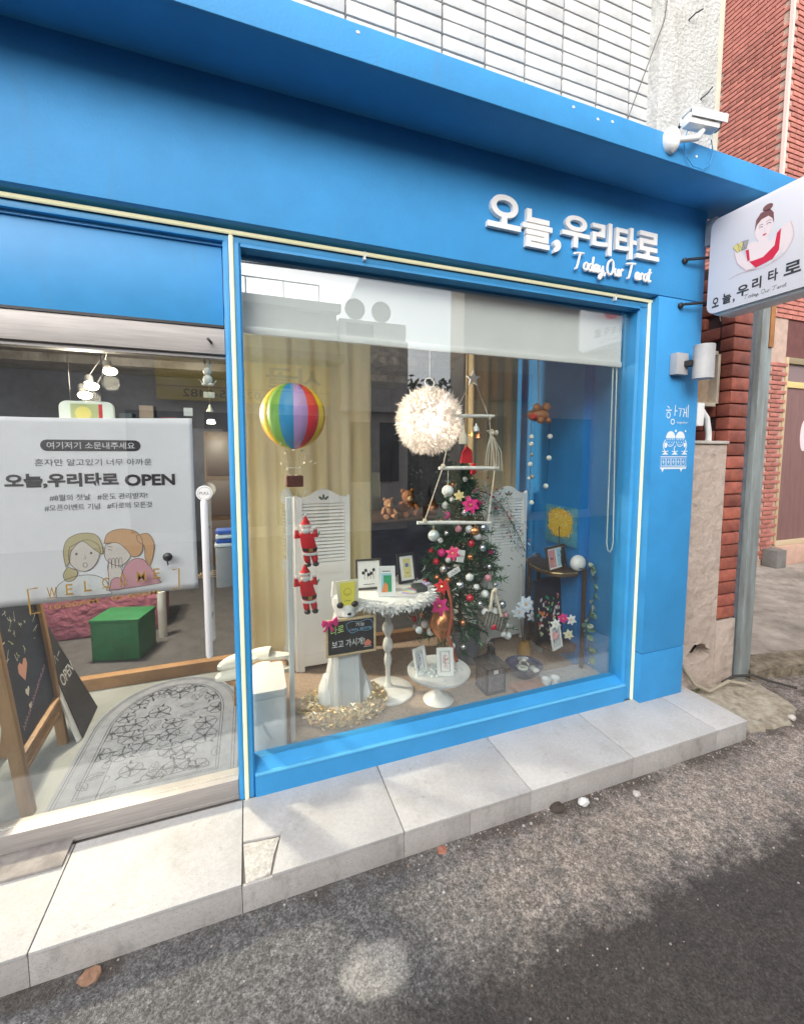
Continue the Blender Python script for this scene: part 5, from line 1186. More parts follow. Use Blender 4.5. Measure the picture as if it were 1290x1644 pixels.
frame('picture_frame', 'large black framed flower picture on the lower corner shelf', (2.275, .56, .185), .32, .44, 14, 5, mat('thin_black', (.02, .02, .02), .4), mat('night_picture', (.012, .010, .02), .5), bw=.008, draw=dr_flow)
frame('picture_frame', 'small white framed blue lace card low on the corner shelf', (2.225, .43, .185), .115, .15, 20, 10, WHITEG, PAPER, bw=.010, draw=dr_blue)
ml = thing('moon_lamp', 'white round face shaped lamp on the corner shelf right end', 'lamp', (2.375, .43, .70))
MB().ball((2.37, .43, .755), .055, 20, 13, sc=(1, .75, 1)).build('globe', mat('moon_white', (.80, .79, .76), .5), ml, smooth=True)
MB().tube([(2.345, .388, .735), (2.36, .386, .729), (2.375, .388, .733)], .003, 6).build('smile', BLACK, ml)
tag(MB().prism([(2.30, .700), (2.345, .700), (2.345, .80), (2.33, .85), (2.315, .80)], XZ, .52, .56).build('black_figurine', BLACK, at=(2.32, .54, .70), bev=.006), 'small black figurine beside the white moon lamp', 'figurine')
tp = thing('tree_painting', 'small canvas painting of a golden round tree on the blue wall', 'painting', (2.398, .66, .85))
MB().box(2.378, 2.3985, .47, .78, .845, 1.115).build('canvas', mat('teal_canvas', (.10, .35, .42), .7, c2=(.05, .22, .38), vscale=12), tp, bev=.004)
fl = Flat((2.378, .78, .845), (0, -1, 0), (0, 0, 1), (-1, 0, 0)); r = random.Random(6)
fl.ell(.155, .152, .118, .098, 0, n=30)
for k in range(700):
    a, b = r.uniform(.02, .29), r.uniform(.045, .262)
    if (abs(a-.155)/.135)**3+(abs(b-.155)/.108)**3 < r.uniform(.6, 1.05): q = r.uniform(.004, .009); fl.ell(a, b, q, q*.7, r.choice((0, 1, 1, 2, 2)), .001+.000002*k, n=6, rot=r.uniform(0, 180))
fl.stroke(cur([(.155, .0), (.158, .05), (.150, .10), (.156, .13)]), .010, 3, .003); 
for k in range(9): x = .04+.027*k; fl.stroke([(x, .04), (x+.008, .07)], .004, 3, .003)
fl.build('painted_tree', [mat('paint_gold', (.72, .48, .05), .7), mat('paint_amber', (.75, .38, .04), .7), mat('paint_lemon', (.80, .66, .18), .7), mat('paint_umber', (.10, .06, .03), .7)], tp)
ev = thing('eucalyptus_garland', 'green eucalyptus leaf garland trailing down the corner shelf right side', 'garland', (2.42, .40, .1))
stemp = [(2.40, .40, .80), (2.45, .38, .70), (2.47, .37, .58), (2.44, .37, .45), (2.40, .37, .33), (2.42, .36, .20), (2.44, .36, .08)]
MB().tube(stemp, .003, 5).build('stem', mat('olive_stem', (.08, .11, .05), .7), ev)
r = random.Random(19); LE = mat('eucalyptus_leaf', (.22, .36, .25), .6, c2=(.12, .25, .15), vscale=20); LE2 = mat('pale_leaf2', (.50, .58, .48), .6)
for k in range(44):
    i = r.uniform(0, 5.99); a = Vector(stemp[int(i)]).lerp(Vector(stemp[int(i)+1]), i % 1); d = Vector((r.uniform(-1, 1), r.uniform(-1, .0), r.uniform(-.8, .5))).normalized(); e = d.cross(Vector((r.uniform(-.3, .3), 1, .3))).normalized(); L_ = r.uniform(.035, .06); wv = L_*.30; n = d.cross(e)*.004
    MB().add([a, a+d*L_*.3+e*wv+n, a+d*L_*.7+e*wv*.9+n, a+d*L_, a+d*L_*.7-e*wv*.9+n, a+d*L_*.3-e*wv+n], [(0, 1, 2, 3), (0, 3, 4, 5)]).build('leaf', LE if r.random() < .75 else LE2, ev, recalc=False)
flower('silk_flower', 'white blue silk flower sprays left of the corner shelf', (2.09, .60, .45), .06, mat('ice_petal', (.62, .68, .78), .7), n=7, seed=8, face=(-.5, -1, .2), grp='white silk flowers beside the shelf')
flower('silk_flower', 'white blue silk flower sprays left of the corner shelf', (2.05, .62, .39), .05, mat('ice_petal', (.62, .68, .78), .7), n=7, seed=9, face=(-.6, -1, 0), grp='white silk flowers beside the shelf')
flower('silk_flower', 'white blue silk flower sprays left of the corner shelf', (2.13, .58, .37), .045, mat('ice_petal', (.62, .68, .78), .7), n=6, seed=10, face=(-.2, -1, -.2), grp='white silk flowers beside the shelf')
for i, (x, z, m) in enumerate(((2.20, .36, PAPER), (2.26, .39, PINK), (2.33, .37, PAPER), (2.19, .28, mat('rose_petal', (.7, .35, .38), .7)), (2.31, .27, mat('cream_petal2', (.72, .66, .45), .7)))):
    flower('silk_flower', ('white flower at the left of the black flower picture', 'magenta star flower before the black flower picture', 'white flower at the right of the black flower picture', 'rose flower at the left end of the lower corner shelf', 'cream flower right of the small blue lace card')[i], (x, .43, z), .036, m, n=6, seed=20+i, face=(-.5, -1, .1))
stk = thing('flower_stems', 'brown twig stems of the silk flowers beside the shelf', 'twigs', (2.1, .6, .1)); mb = MB()
for a, b in (((2.12, .66, .04), (2.09, .60, .45)), ((2.13, .66, .04), (2.05, .62, .39)), ((2.14, .66, .04), (2.13, .58, .37))): mb.tube([a, ((a[0]+b[0])/2+.015, a[1], (a[2]+b[2])/2), b], .003, 5)
mb.build('twigs', WOODD, stk)
MB().lathe([(.04, 0), (.05, .02), (.045, .09), (.03, .12)], (2.13, .66, .03), 16).build('vase', mat('amber_vase', (.35, .20, .06), .2), stk, smooth=True)

# ------------------------------------------------------------------ floor things on the right
ln = thing('black_lantern', 'black metal house shaped lantern on the rug', 'lantern', (1.69, .40, .03))
MB().box(1.62, 1.76, .33, .47, .028, .045).build('base', BLACK, ln, bev=.003)
for x in (1.63, 1.75):
    for y in (.34, .46): MB().box(x-.006, x+.006, y-.006, y+.006, .0455, .19).build('corner_post', BLACK, ln)
MB().box(1.637, 1.743, .336, .339, .046, .19).build('pane', mat('smoked_pane', (.10, .09, .10), .25, c2=(.20, .18, .20), vscale=40), ln)
MB().box(1.627, 1.630, .347, .453, .046, .19).build('pane', mat('smoked_pane', (.10, .09, .10), .25), ln)
MB().lathe([(.115, 0), (.115, .008), (.03, .06), (.022, .09), (.03, .095), (.012, .11)], (1.69, .40, .1905), 4, ph=math.pi/4).build('roof', BLACK, ln)
mb = MB(); mb.tube([(1.69+.022*math.cos(t/12*6.2832), .40, .315+.022*math.sin(t/12*6.2832)) for t in range(12)], .004, 6, closed=True); mb.build('ring', BLACK, ln, smooth=True)
MB().box(1.672, 1.702, .3330, .3355, .155, .185).build('price_tag', PAPER, ln); MB().tube([(1.68, .332, .16), (1.665, .328, .10), (1.668, .328, .05)], .0015, 4).build('tag_string', CHROME, ln)
bo = thing('blue_bowl', 'dark blue glazed bowl of stones and leaves on the rug', 'bowl', (1.98, .46, .03))
MB().lathe([(.06, 0), (.065, .004), (.105, .045), (.118, .075), (.122, .078), (.112, .074), (.098, .045), (.05, .02)], (1.98, .46, .028), 32).build('bowl', mat('navy_glaze', (.03, .05, .12), .15, coat=.6), bo, smooth=True)
r = random.Random(31)
for k in range(16):
    a = r.uniform(0, 6.28); q = r.uniform(0, .085); MB().ball((1.98+q*math.cos(a), .46+q*math.sin(a), .098+r.uniform(-.01, .012)), r.uniform(.014, .026), 8, 6, sc=(1, 1, .6)).build('stone', (mat('stone_grey', (.30, .32, .33), .6), mat('stone_dark', (.05, .07, .07), .5), mat('stone_pale', (.6, .6, .56), .6))[k % 3], bo, smooth=True)
mb = MB(); mb.tube([(1.93+.03*math.cos(t/14*6.2832), .40+.022*math.sin(t/14*6.2832), .118) for t in range(14)], .005, 6, closed=True); mb.build('bangle', mat('celadon', (.55, .62, .52), .3), bo, smooth=True)
for i, (x, y) in enumerate(((2.035, .305), (2.10, .30))):
    t = thing('candle_cup', ('small white candle cup near the sill, left of two', 'small white candle cup near the sill, right of two')[i], 'candle', (x, y, .03), 'white candle cups by the sill')
    MB().lathe([(.024, 0), (.027, .004), (.029, .05), (.025, .05), (.023, .02)], (x, y, .028), 18).build('cup', mat('frosted_cup', (.72, .74, .76), .3), t, smooth=True)
    MB().lathe([(.021, 0), (.021, .030)], (x, y, .032), 14).build('wax', PAPER, t)
tag(MB().box(1.80, 2.00, .26, .36, .0285, .060).build('wooden_block', mat('rosy_wood', (.42, .22, .15), .5, var=.2, vscale=15), at=(1.9, .31, .03), bev=.004), 'reddish wooden block on the rug in front of the blue bowl', 'block')
tag(MB().obox((2.28, .72, .075), (.02, .10, .09), Matrix.Rotation(.5, 3, 'Z')).build('white_bracket', WHITEG, at=(2.28, .72, .03), bev=.01), 'white curved foot piece on the rug near the screen', 'bracket')

# bear wind chime
bc = thing('bead_wind_chime', 'wooden wind chime with strings of white felt balls', 'wind chime', (2.08, .5, 1.72))
WO2 = mat('amber_wood', (.45, .17, .06), .4, c2=(.30, .10, .04), vscale=18)
MB().ball((2.07, .50, 1.735), .075, 16, 10, sc=(1.0, .8, .55)).build('driftwood', WO2, bc, smooth=True)
for (x, z, q) in ((2.03, 1.78, .028), (2.10, 1.785, .03), (2.06, 1.70, .026), (2.12, 1.70, .022)): MB().ball((x, .46, z), q, 12, 8, sc=(1, .8, .9)).build('carved_bear', WO2, bc, smooth=True)
MB().ball((2.005, .46, 1.72), .020, 10, 7).build('red_bead', RED, bc, smooth=True)
MB().tube([(2.07, .5, 1.80), (2.05, .5, 2.44)], .004, 6).build('cord', GREYM, bc)
mb = MB(); mb.tube([(2.02, .5, 1.70), (2.02, .5, 1.17)], .0015, 4); mb.tube([(2.16, .5, 1.70), (2.165, .5, 1.5), (2.15, .5, 1.30), (2.14, .5, 1.24)], .0015, 4); mb.tube([(2.00, .5, 1.27), (2.03, .5, 1.17), (2.06, .5, 1.27)], .0015, 4); mb.build('strings', DARK, bc)
FB = mat('felt_white', (.78, .77, .72), .9)
for (x, z, q, d) in ((2.022, 1.595, .016, 0), (2.022, 1.55, .016, 0), (2.026, 1.48, .012, 1), (2.018, 1.42, .016, 0), (2.035, 1.34, .016, 1), (2.01, 1.33, .010, 0), (2.035, 1.17, .016, 0), (2.167, 1.60, .017, 0), (2.163, 1.46, .017, 0), (2.145, 1.275, .017, 0)):
    MB().ball((x, .498, z), q, 12, 8).build('felt_ball', mat('felt_grey', (.30, .28, .26), .9) if d else FB, bc, smooth=True)

# ------------------------------------------------------------------ dark table and things behind
dt = thing('back_table', 'dark clothed table deep in the shop behind the feather trimmed table', 'table', (1.75, 2.2, .10))
MB().box(1.30, 2.25, 1.85, 2.6, .10, .86).build('cloth', NAVY, dt, bev=.02)
MB().box(1.28, 2.27, 1.83, 2.62, .861, .885).build('top', WOODD, dt, bev=.004)
def bear(c, s, label, m):
    t = thing('teddy_bear', label, 'teddy bear', c, 'teddy bears on the back table'); x, y, z = c
    MB().ball((x, y, z+.09*s), .09*s, 14, 9, sc=(1, .85, 1.05)).build('body', m, t, smooth=True)
    hd_ = MB().ball((x, y-.02*s, z+.22*s), .075*s, 14, 9).build('head', m, t, smooth=True)
    MB().ball((x, y-.085*s, z+.205*s), .032*s, 10, 7).build('muzzle', mat('bear_muzzle', (.55, .38, .22), .8), hd_, smooth=True)
    MB().ball((x, y-.115*s, z+.215*s), .010*s, 8, 5).build('nose', BLACK, hd_)
    for q in (-1, 1):
        MB().ball((x+q*.058*s, y, z+.285*s), .028*s, 10, 7, sc=(1, .5, 1)).build('ear', m, hd_, smooth=True)
        MB().tube([(x+q*.07*s, y-.02*s, z+.15*s), (x+q*.11*s, y-.07*s, z+.07*s)], [.032*s, .028*s], 10).build('arm', m, t, smooth=True)
        MB().tube([(x+q*.05*s, y-.04*s, z+.035*s), (x+q*.075*s, y-.14*s, z+.035*s)], [.04*s, .034*s], 10).build('leg', m, t, smooth=True)
        MB().ball((x+q*.027*s, y-.088*s, z+.235*s), .007*s, 6, 4).build('eye', BLACK, hd_)
bear((1.52, 1.92, .885), .62, 'small tan teddy bear on the back table left end', mat('tan_plush', (.42, .22, .12), .9, bump=.8, bscale=200))
bear((1.74, 2.0, .885), .85, 'brown teddy bear on the back table middle', mat('brown_plush', (.32, .13, .05), .9, bump=.8, bscale=200))
for i, (x, y, w_, hh, l) in enumerate(((1.33, 2.35, .14, .26, 'slim dark frame leaning on the back table'), (1.55, 2.5, .18, .40, 'grey green panel standing on the back table'))):
    frame('picture_frame', l, (x, y, .885), w_, hh, 8, 8, mat('dim_frame', (.16, .15, .13), .5), mat('dim_fill%d' % i, ((.03, .03, .035), (.12, .14, .11))[i], .6))
tag(MB().lathe([(.05, 0), (.07, .04), (.06, .10), (.03, .13), (.035, .15)], (2.0, 2.0, .885), 16).build('copper_jar', COPPER, at=(2.0, 2.0, .885), smooth=True), 'small copper jar glinting on the back table right', 'jar')
ch = thing('dark_cabinet', 'tall dark cabinet standing near the shop back wall', 'cabinet', (.2, 4.1, .1))
MB().box(-.2, .6, 3.95, 4.35, .10, 1.75).build('carcass', WOODD, ch, bev=.005)
for i, z in enumerate((.2, .7, 1.2)): MB().box(-.17, .57, 3.935, 3.949, z, z+.44).build('door_front', mat('cab_front', (.07, .05, .05), .5), ch, bev=.004)
# shelving with small bright things on the dim left side of the shop
shf = thing('back_shelves', 'dim shelves with assorted boxes against the back wall', 'shelf', (-1.1, 4.2, .1))
for z in (.6, 1.0, 1.4, 1.8): MB().box(-1.7, -.4, 4.1, 4.36, z, z+.02).build('shelf_board', WOODD, shf)
r = random.Random(77); BC = [('brown', (.12, .10, .09)), ('tan', (.2, .17, .12)), ('blue grey', (.06, .09, .12)), ('cream', (.25, .22, .2)), ('maroon', (.15, .05, .06)), ('green', (.05, .08, .05))]
for zi, z in enumerate((.62, 1.02, 1.42, 1.82)):
    for k in range(5):
        x = -1.6+.23*k+r.uniform(-.02, .02); cn, cc_ = BC[(k+zi*2) % 6]
        t = MB().box(x, x+r.uniform(.09, .17), 4.15, 4.3, z+.0005, z+r.uniform(.1, .28)).build('stored_box', mat('stored_'+cn, cc_, .7), at=(x, 4.2, z), bev=.004)
        tag(t, 'dim '+cn+' box on the '+('lowest', 'second lowest', 'second highest', 'highest')[zi]+' back shelf', 'box', 'boxes on the back shelves')

# ------------------------------------------------------------------ behind the door
mt = thing('door_mat', 'grey white half round door mat with line drawn flowers', 'door mat', (-.13, .6, .03))
def archpoly(x0, x1, y0, ys, top_, n=28):
    c = (x0+x1)/2; rx = (x1-x0)/2; return [(x0, y0), (x1, y0)]+[(c+rx*math.cos(math.pi*k/n), ys+(top_-ys)*math.sin(math.pi*k/n)) for k in range(n+1)]
MAT1 = mat('mat_pile', (.21, .23, .275), .9, c2=(.165, .18, .22), vscale=18, bump=.5, bscale=300)
MB().prism(archpoly(-.505, .226, .162, .72, 1.165), XY, .0305, .041).build('pile', MAT1, mt, bev=.002)
fl = Flat((0, 0, .041), (1, 0, 0), (0, 1, 0), (0, 0, 1)); r = random.Random(41)
for ins, wd in ((.018, .004), (.030, .0025), (.085, .0035), (.097, .003)):
    pl = archpoly(-.505+ins, .226-ins, .162+ins*.8, .72, 1.165-ins); fl.stroke(pl, wd, 0, closed=True)
def inside(x, y, m=.11):
    if y < .26 or y > 1.165-m: return False
    if abs(x+.1395) > .3655-m: return False
    return y < .72 or ((x+.1395)/(.3655-m))**2+((y-.72)/(.445-m))**2 < 1
fls = []
for k in range(900):
    x, y = r.uniform(-.43, .15), r.uniform(.25, 1.08)
    if inside(x, y, .10) and all(math.hypot(x-a, y-b) > .084 for a, b in fls): fls.append((x, y))
for (x, y) in fls:
    if r.random() < .7:
        n = 5; R0 = r.uniform(.045, .062); ph = r.uniform(0, 6)
        for k in range(n):
            a = ph+k*6.2832/n; q = []
            for t, w_ in ((.15, .1), (.5, .42), (.85, .46), (1.0, .12), (.92, 0), (1.0, -.12), (.85, -.46), (.5, -.42), (.15, -.1)):
                q.append((x+R0*(t*math.cos(a)-w_*math.sin(a)), y+R0*(t*math.sin(a)+w_*math.cos(a))))
            q = [p_ for p_ in cur(q, 3) if inside(*p_, m=.098)]
            if len(q) > 3: fl.stroke(q, .0034, 0, .0010)
            fl.stroke([(x+R0*.15*math.cos(a), y+R0*.15*math.sin(a)), (x+R0*.55*math.cos(a), y+R0*.55*math.sin(a))], .0018, 0, .0011)
        fl.ell(x, y, .011, .010, 0, .0013, n=9)
        for k in range(3):
            a = ph+k*2.1+.6; lx, ly = x+R0*1.05*math.cos(a), y+R0*1.05*math.sin(a)
            if inside(lx, ly, .125): fl.poly([(lx+math.cos(a+t_)*rr_, ly+math.sin(a+t_)*rr_) for t_, rr_ in ((0, .026), (.9, .008), (3.14, .012), (-.9, .008))], 0, .0009)
        for k in range(8): a = r.uniform(0, 6.28); fl.stroke([(x, y), (x+R0*.33*math.cos(a), y+R0*.33*math.sin(a))], .0018, 0, .0012)
    else:
        a = r.uniform(0, 6.28); L_ = .075; q = []
        for t, w_ in ((0, 0), (.3, .22), (.7, .24), (1, 0), (.7, -.24), (.3, -.22), (0, 0)): q.append((x+L_*(t*math.cos(a)-w_*math.sin(a)), y+L_*(t*math.sin(a)+w_*math.cos(a))))
        fl.stroke(cur(q, 3), .0022, 0, .0010); fl.stroke([(x, y), (x+L_*math.cos(a), y+L_*math.sin(a))], .0015, 0, .0011)
        for t in (.3, .5, .7): fl.stroke([(x+L_*t*math.cos(a), y+L_*t*math.sin(a)), (x+L_*((t+.15)*math.cos(a)-.15*math.sin(a)), y+L_*((t+.15)*math.sin(a)+.15*math.cos(a)))], .0015, 0, .0011)
for k in range(70):
    x, y = r.uniform(-.43, .15), r.uniform(.26, 1.06); a = r.uniform(0, 6.28)
    if inside(x, y, .12): fl.arc(x, y, .025, .02, math.degrees(a), math.degrees(a)+150, .0018, 0, .0010, n=7)
fl.build('line_drawing', mat('mat_ink', (.025, .03, .045), .9), mt)

# wooden A-frame chalkboard
ab = thing('a_frame_board', 'wooden A-frame chalkboard with hearts and handwriting behind the glass door', 'chalkboard sign', (-.65, .44, .03))
A0 = Vector((-.565, .235, .03)); A1 = Vector((-.60, .69, .03)); up = Vector((-.085, .0, .86))
PINE = mat('aged_pine', (.36, .21, .10), .6, c2=(.24, .13, .06), vscale=10, stretch=(2, 2, .25), bump=.3)
MB().bar(A0, A0+up*1.15, .030, .045).build('leg', PINE, ab, bev=.003); MB().bar(A1, A1+up*1.15, .030, .040).build('leg', PINE, ab, bev=.003)
q0 = A0.lerp(A1, .03); q1 = A0.lerp(A1, .97)
MB().bar(q0+up*.28, q1+up*.28, .045, .022).build('rail', PINE, ab, bev=.003); MB().bar(q0+up*.20, q1+up*.20, .028, .022).build('rail', PINE, ab, bev=.003); MB().bar(q0+up*1.12, q1+up*1.12, .04, .022).build('rail', PINE, ab, bev=.003)
AX = (A1-A0).normalized(); NB = up.cross(AX).normalized()
if NB.x < 0: NB = -NB
UB = up.normalized(); c = q0+up*.30; wB = (q1-q0).length; hB = up.length*.80
MB().add([c-NB*.006, c+AX*wB-NB*.006, c+AX*wB+UB*hB-NB*.006, c+UB*hB-NB*.006, c+NB*.004, c+AX*wB+NB*.004, c+AX*wB+UB*hB+NB*.004, c+UB*hB+NB*.004], [(0, 1, 2, 3), (4, 7, 6, 5), (0, 4, 5, 1), (1, 5, 6, 2), (2, 6, 7, 3), (3, 7, 4, 0)]).build('slate', mat('board_slate', (.012, .022, .045), .7, var=.3, vscale=6), ab)
for q in (Vector((-.80, .26, .03)), Vector((-.83, .67, .03))): MB().bar(q, (A0 if q.y < .4 else A1)+up*1.13+Vector((-.02, 0, 0)), .028, .035).build('back_leg', PINE, ab, bev=.003)
fl = Flat(c+NB*.004, AX, UB, NB); r = random.Random(51)
def heart(a, b, s, m): fl.poly([(a, b-s), (a+s*.9, b+s*.1), (a+s*.85, b+s*.7), (a+s*.4, b+s*.85), (a, b+s*.45), (a-s*.4, b+s*.85), (a-s*.85, b+s*.7), (a-s*.9, b+s*.1)], m)
heart(.17, .27, .050, 1); heart(.17, .17, .022, 2); heart(.17, .105, .015, 2)
for k in range(42):
    a, b = r.uniform(.05, .38), r.uniform(.32, .60)
    fl.stroke(cur([(a, b), (a+r.uniform(-.02, .02), b+r.uniform(-.02, .02)), (a+r.uniform(-.03, .03), b+r.uniform(-.03, .03))], 4), .003, r.choice((2, 2, 3)))
for k in range(22): a = .08+.014*k; fl.stroke([(a, .045+.006*k), (a+r.uniform(-.008, .012), .07+.006*k), (a+.008, .055+.006*k)], .003, 4)
fl.build('chalk_drawing', [PAPER, mat('chalk_peach', (.62, .30, .22), .9), mat('chalk_cream', (.62, .60, .52), .9), mat('chalk_olive', (.42, .48, .22), .9), mat('chalk_pink', (.55, .30, .42), .9)], ab)
ob = thing('open_board', 'slanted black OPEN board with a white edge beside the A-frame', 'board', (-.54, .8, .03))
p0 = Vector((-.530, .70, .032)); p1 = Vector((-.548, .99, .032)); tA = Vector((-.72, .74, .66)); tB = Vector((-.735, .84, .68))
nn = (p1-p0).cross(tA-p0).normalized(); nn = nn if nn.x > 0 else -nn
mb = MB(); a_ = [p0, p1, tB, tA]; mb.add([v-nn*.008 for v in a_]+[v+nn*.008 for v in a_], [(0, 1, 2, 3), (4, 7, 6, 5), (0, 4, 5, 1), (1, 5, 6, 2), (2, 6, 7, 3), (3, 7, 4, 0)]); mb.build('panel', mat('board_black', (.015, .015, .02), .6), ob)
mb = MB(); mb.bar(p0+Vector((-.004, -.012, 0)), p0.lerp(tA, .60)+Vector((-.004, -.012, 0)), .028, .010); mb.build('white_edge', WHITE, ob)
fl = Flat(p0.lerp(tA, .42)+nn*.008, (p1-p0).lerp(tB-tA, .4), (tA-p0), nn); fl.text('OPEN', .02, .0, .20, .060, bold=.005); fl.stroke([(.04, .12), (.06, .16), (.08, .12)], .004); fl.stroke([(.09, .14), (.13, .15)], .004); fl.build('open_lettering', mat('chalk_dim', (.45, .45, .46), .9), ob)
gc = thing('green_crate', 'dark green plastic crate on the raised carpet floor', 'crate', (-.58, 1.5, .106))
c_, s_ = math.cos(R(-14)), math.sin(R(-14))
def CG(a, b, d): return (-.70+a*c_-b*s_, 1.42+a*s_+b*c_+.04, d)
MB().prism([(0, 0), (.30, 0), (.30, .24), (0, .24)], CG, .106, .36).build('crate_body', GREEN, gc, bev=.006)
MB().prism([(-.006, -.006), (.306, -.006), (.306, .246), (-.006, .246)], CG, .3605, .385).build('rim', GREEN, gc, bev=.004)
pk = tag(MB().prism([(-1.2, 1.9), (-.35, 1.9), (-.35, 2.2), (-1.2, 2.2)], XY, .101, .60).build('pink_reflection_block', mat('dusty_pink', (.30, .10, .14), .9, c2=(.2, .06, .10), vscale=9, bump=.8, bscale=15, dist=.04), at=(-.8, 2, .1), bev=.03), 'dusty pink block standing in for a reflection behind the green crate', 'reflection stand-in')  # added solid block, its pink stands in for a reflection above the crate
tag(MB().lathe([(.03, 0), (.03, .35)], (-.33, 1.75, .101), 14).build('white_roll', mat('dim_white', (.5, .5, .5), .6), at=(-.33, 1.75, .1), smooth=True), 'upright white paper roll right of the green crate', 'roll')
cr = thing('card_reader_stand', 'blue and grey card reader box beside the door handle', 'card reader', (.2, .2, .9))
MB().box(.166, .2345, .17, .25, .905, 1.085).build('grey_body', mat('reader_grey', (.30, .30, .31), .5), cr, bev=.006)
MB().box(.163, .2348, .166, .252, 1.0855, 1.10).build('white_lip', WHITEG, cr, bev=.003)
for i in range(3): MB().box(.168, .2345, .172, .25, 1.102+.020*i, 1.116+.020*i).build(('blue_tray', 'white_tray', 'blue_tray')[i], (mat('royal_blue', (.02, .09, .40), .4), WHITEG, mat('royal_blue', (.02, .09, .40), .4))[i], cr, bev=.002)
MB().box(.2352, .300, .19, .23, .93, 1.05).build('wall_bracket', BLACK, cr)
cbl = MB()
for k in range(4): cbl.tube([(.05+.09*math.cos(t/5)+.02*k, 1.0+.05*math.sin(t/5), .72+.012*k) for t in range(18)], .003, 5)
tag(cbl.build('hanging_hoops', mat('tan_hoop', (.35, .24, .14), .6), at=(.08, 1.0, .72), smooth=True), 'thin tan wire hoops hanging behind the door handle', 'hoops')

# banner behind the door glass
bnr = thing('paper_banner', 'white opening banner with Korean lettering and two cartoon women', 'banner', (-.5, .13, .93))
x0, x1, z0, z1 = -.95, .099, .928, 1.632
vs = []; nx, nz = 60, 24
def by(x, z): return .124+.0022*math.sin((x+1)*5+z*3)+.0012*math.sin(z*8+x*4)+.006*math.exp(-((x-x1)**2+(z-z1)**2)/.02)
for j in range(nz+1):
    for i in range(nx+1):
        x = x0+(x1-x0)*i/nx; z = z0+(z1-z0)*j/nz; sag = -.012*math.sin(math.pi*(x-x0)/(x1-x0)) if j == nz else 0
        vs.append((x, by(x, z), z+sag))
o = MB().add(vs, [(j*(nx+1)+i, j*(nx+1)+i+1, (j+1)*(nx+1)+i+1, (j+1)*(nx+1)+i) for j in range(nz) for i in range(nx)]).build('sheet', mat('banner_cloth', (.88, .84, .89), .75, var=.03, vscale=4), bnr, smooth=True, angle=80, recalc=False)
md = o.modifiers.new('solid', 'SOLIDIFY'); md.thickness = .0015; md.offset = 1
for x, z in ((x1-.01, z1+.01), (x0+.01, z1+.01)): MB().box(x-.018, x+.014, .118, .124, z-.002, z+.030).build('tape', PAPER, bnr)
fl = Flat((0, .114, 0), (1, 0, 0), (0, 0, 1), (0, -1, 0)); fl.lay = 0
def bl_(l): return -.0006*l-.0
m_ = 0
# grey pill
def pill(a0, a1, b0, b1, m, lay): fl.poly(rrect(a0, a1, b0, b1, (b1-b0)/2, 6), m, lay)
pill(-.405, -.085, 1.498, 1.540, 0, .0004)
fl.text('여기저기 소문내주세요', -.385, 1.506, -.105, .026, m=3, bold=.008, lay=.0012)
fl.text('혼자만 알고있기 너무 아까운', -.425, 1.443, -.050, .026, m=1, lay=.0008, bold=.002)
fl.text('오늘,우리타로', -.517, 1.360, -.165, .056, m=0, bold=.045, lay=.0008)
fl.text('OPEN', -.145, 1.362, .030, .046, m=0, bold=.04, lay=.0008)
fl.text('#8월의 첫날   #운도 관리받자!', -.388, 1.312, -.070, .024, m=1, lay=.0008, bold=.004)
fl.text('#오픈이벤트 기념   #타로의 모든것', -.405, 1.275, -.055, .024, m=1, lay=.0008, bold=.004)
# two women line drawing. units: metres around x -.42..-.08, z .95..1.22
def sh(pts, m, lay, line=True, lw_=.0022, n=5, closed=True):
    q = cur(pts+[pts[0]], n)[:-1] if closed else cur(pts, n)
    if m is not None: fl.poly(q, m, lay)
    if line: fl.stroke(q, lw_, 2, lay+.0003, closed=closed)
sh([(-.385, .945), (-.382, .985), (-.355, 1.01), (-.315, 1.022), (-.265, 1.02), (-.225, .995), (-.215, .955), (-.22, .94)], 3, .0008)       # sweater left
sh([(-.225, .955), (-.215, .99), (-.215, 1.06), (-.19, 1.075), (-.17, 1.03), (-.165, .96)], 4, .0009)                                        # hand
sh([(-.175, .955), (-.17, 1.02), (-.14, 1.065), (-.10, 1.07), (-.07, 1.03), (-.045, .98), (-.045, .965)], 5, .0010)                          # pink top
sh([(-.215, .955), (-.205, .995), (-.18, 1.0), (-.165, .96)], 5, .0011)
sh([(-.345, 1.06), (-.36, 1.03), (-.35, 1.005), (-.325, 1.01), (-.315, 1.04)], 6, .0010)                                                     # ponytail left
sh([(-.335, 1.135), (-.34, 1.09), (-.325, 1.055), (-.295, 1.038), (-.265, 1.05), (-.245, 1.085), (-.24, 1.13), (-.28, 1.16)], 4, .0012)      # face left
sh([(-.35, 1.06), (-.355, 1.12), (-.34, 1.165), (-.30, 1.185), (-.255, 1.18), (-.235, 1.15), (-.23, 1.10), (-.262, 1.125), (-.295, 1.155), (-.33, 1.12), (-.338, 1.08)], 6, .0014)
fl.ell(-.315, 1.107, .004, .005, 2, .0016, n=10); fl.ell(-.268, 1.107, .004, .005, 2, .0016, n=10)
fl.stroke(cur([(-.29, 1.10), (-.286, 1.088), (-.293, 1.086)]), .0016, 2, .0016); fl.arc(-.289, 1.062, .007, .009, 0, 360, .002, 2, .0016, n=12)
sh([(-.22, 1.135), (-.225, 1.09), (-.205, 1.06), (-.17, 1.05), (-.14, 1.08), (-.13, 1.12), (-.16, 1.15)], 4, .0012)                          # face right
sh([(-.115, 1.165), (-.075, 1.17), (-.055, 1.13), (-.06, 1.08), (-.075, 1.04), (-.088, 1.07), (-.09, 1.12), (-.11, 1.14)], 7, .0013)         # ponytail right
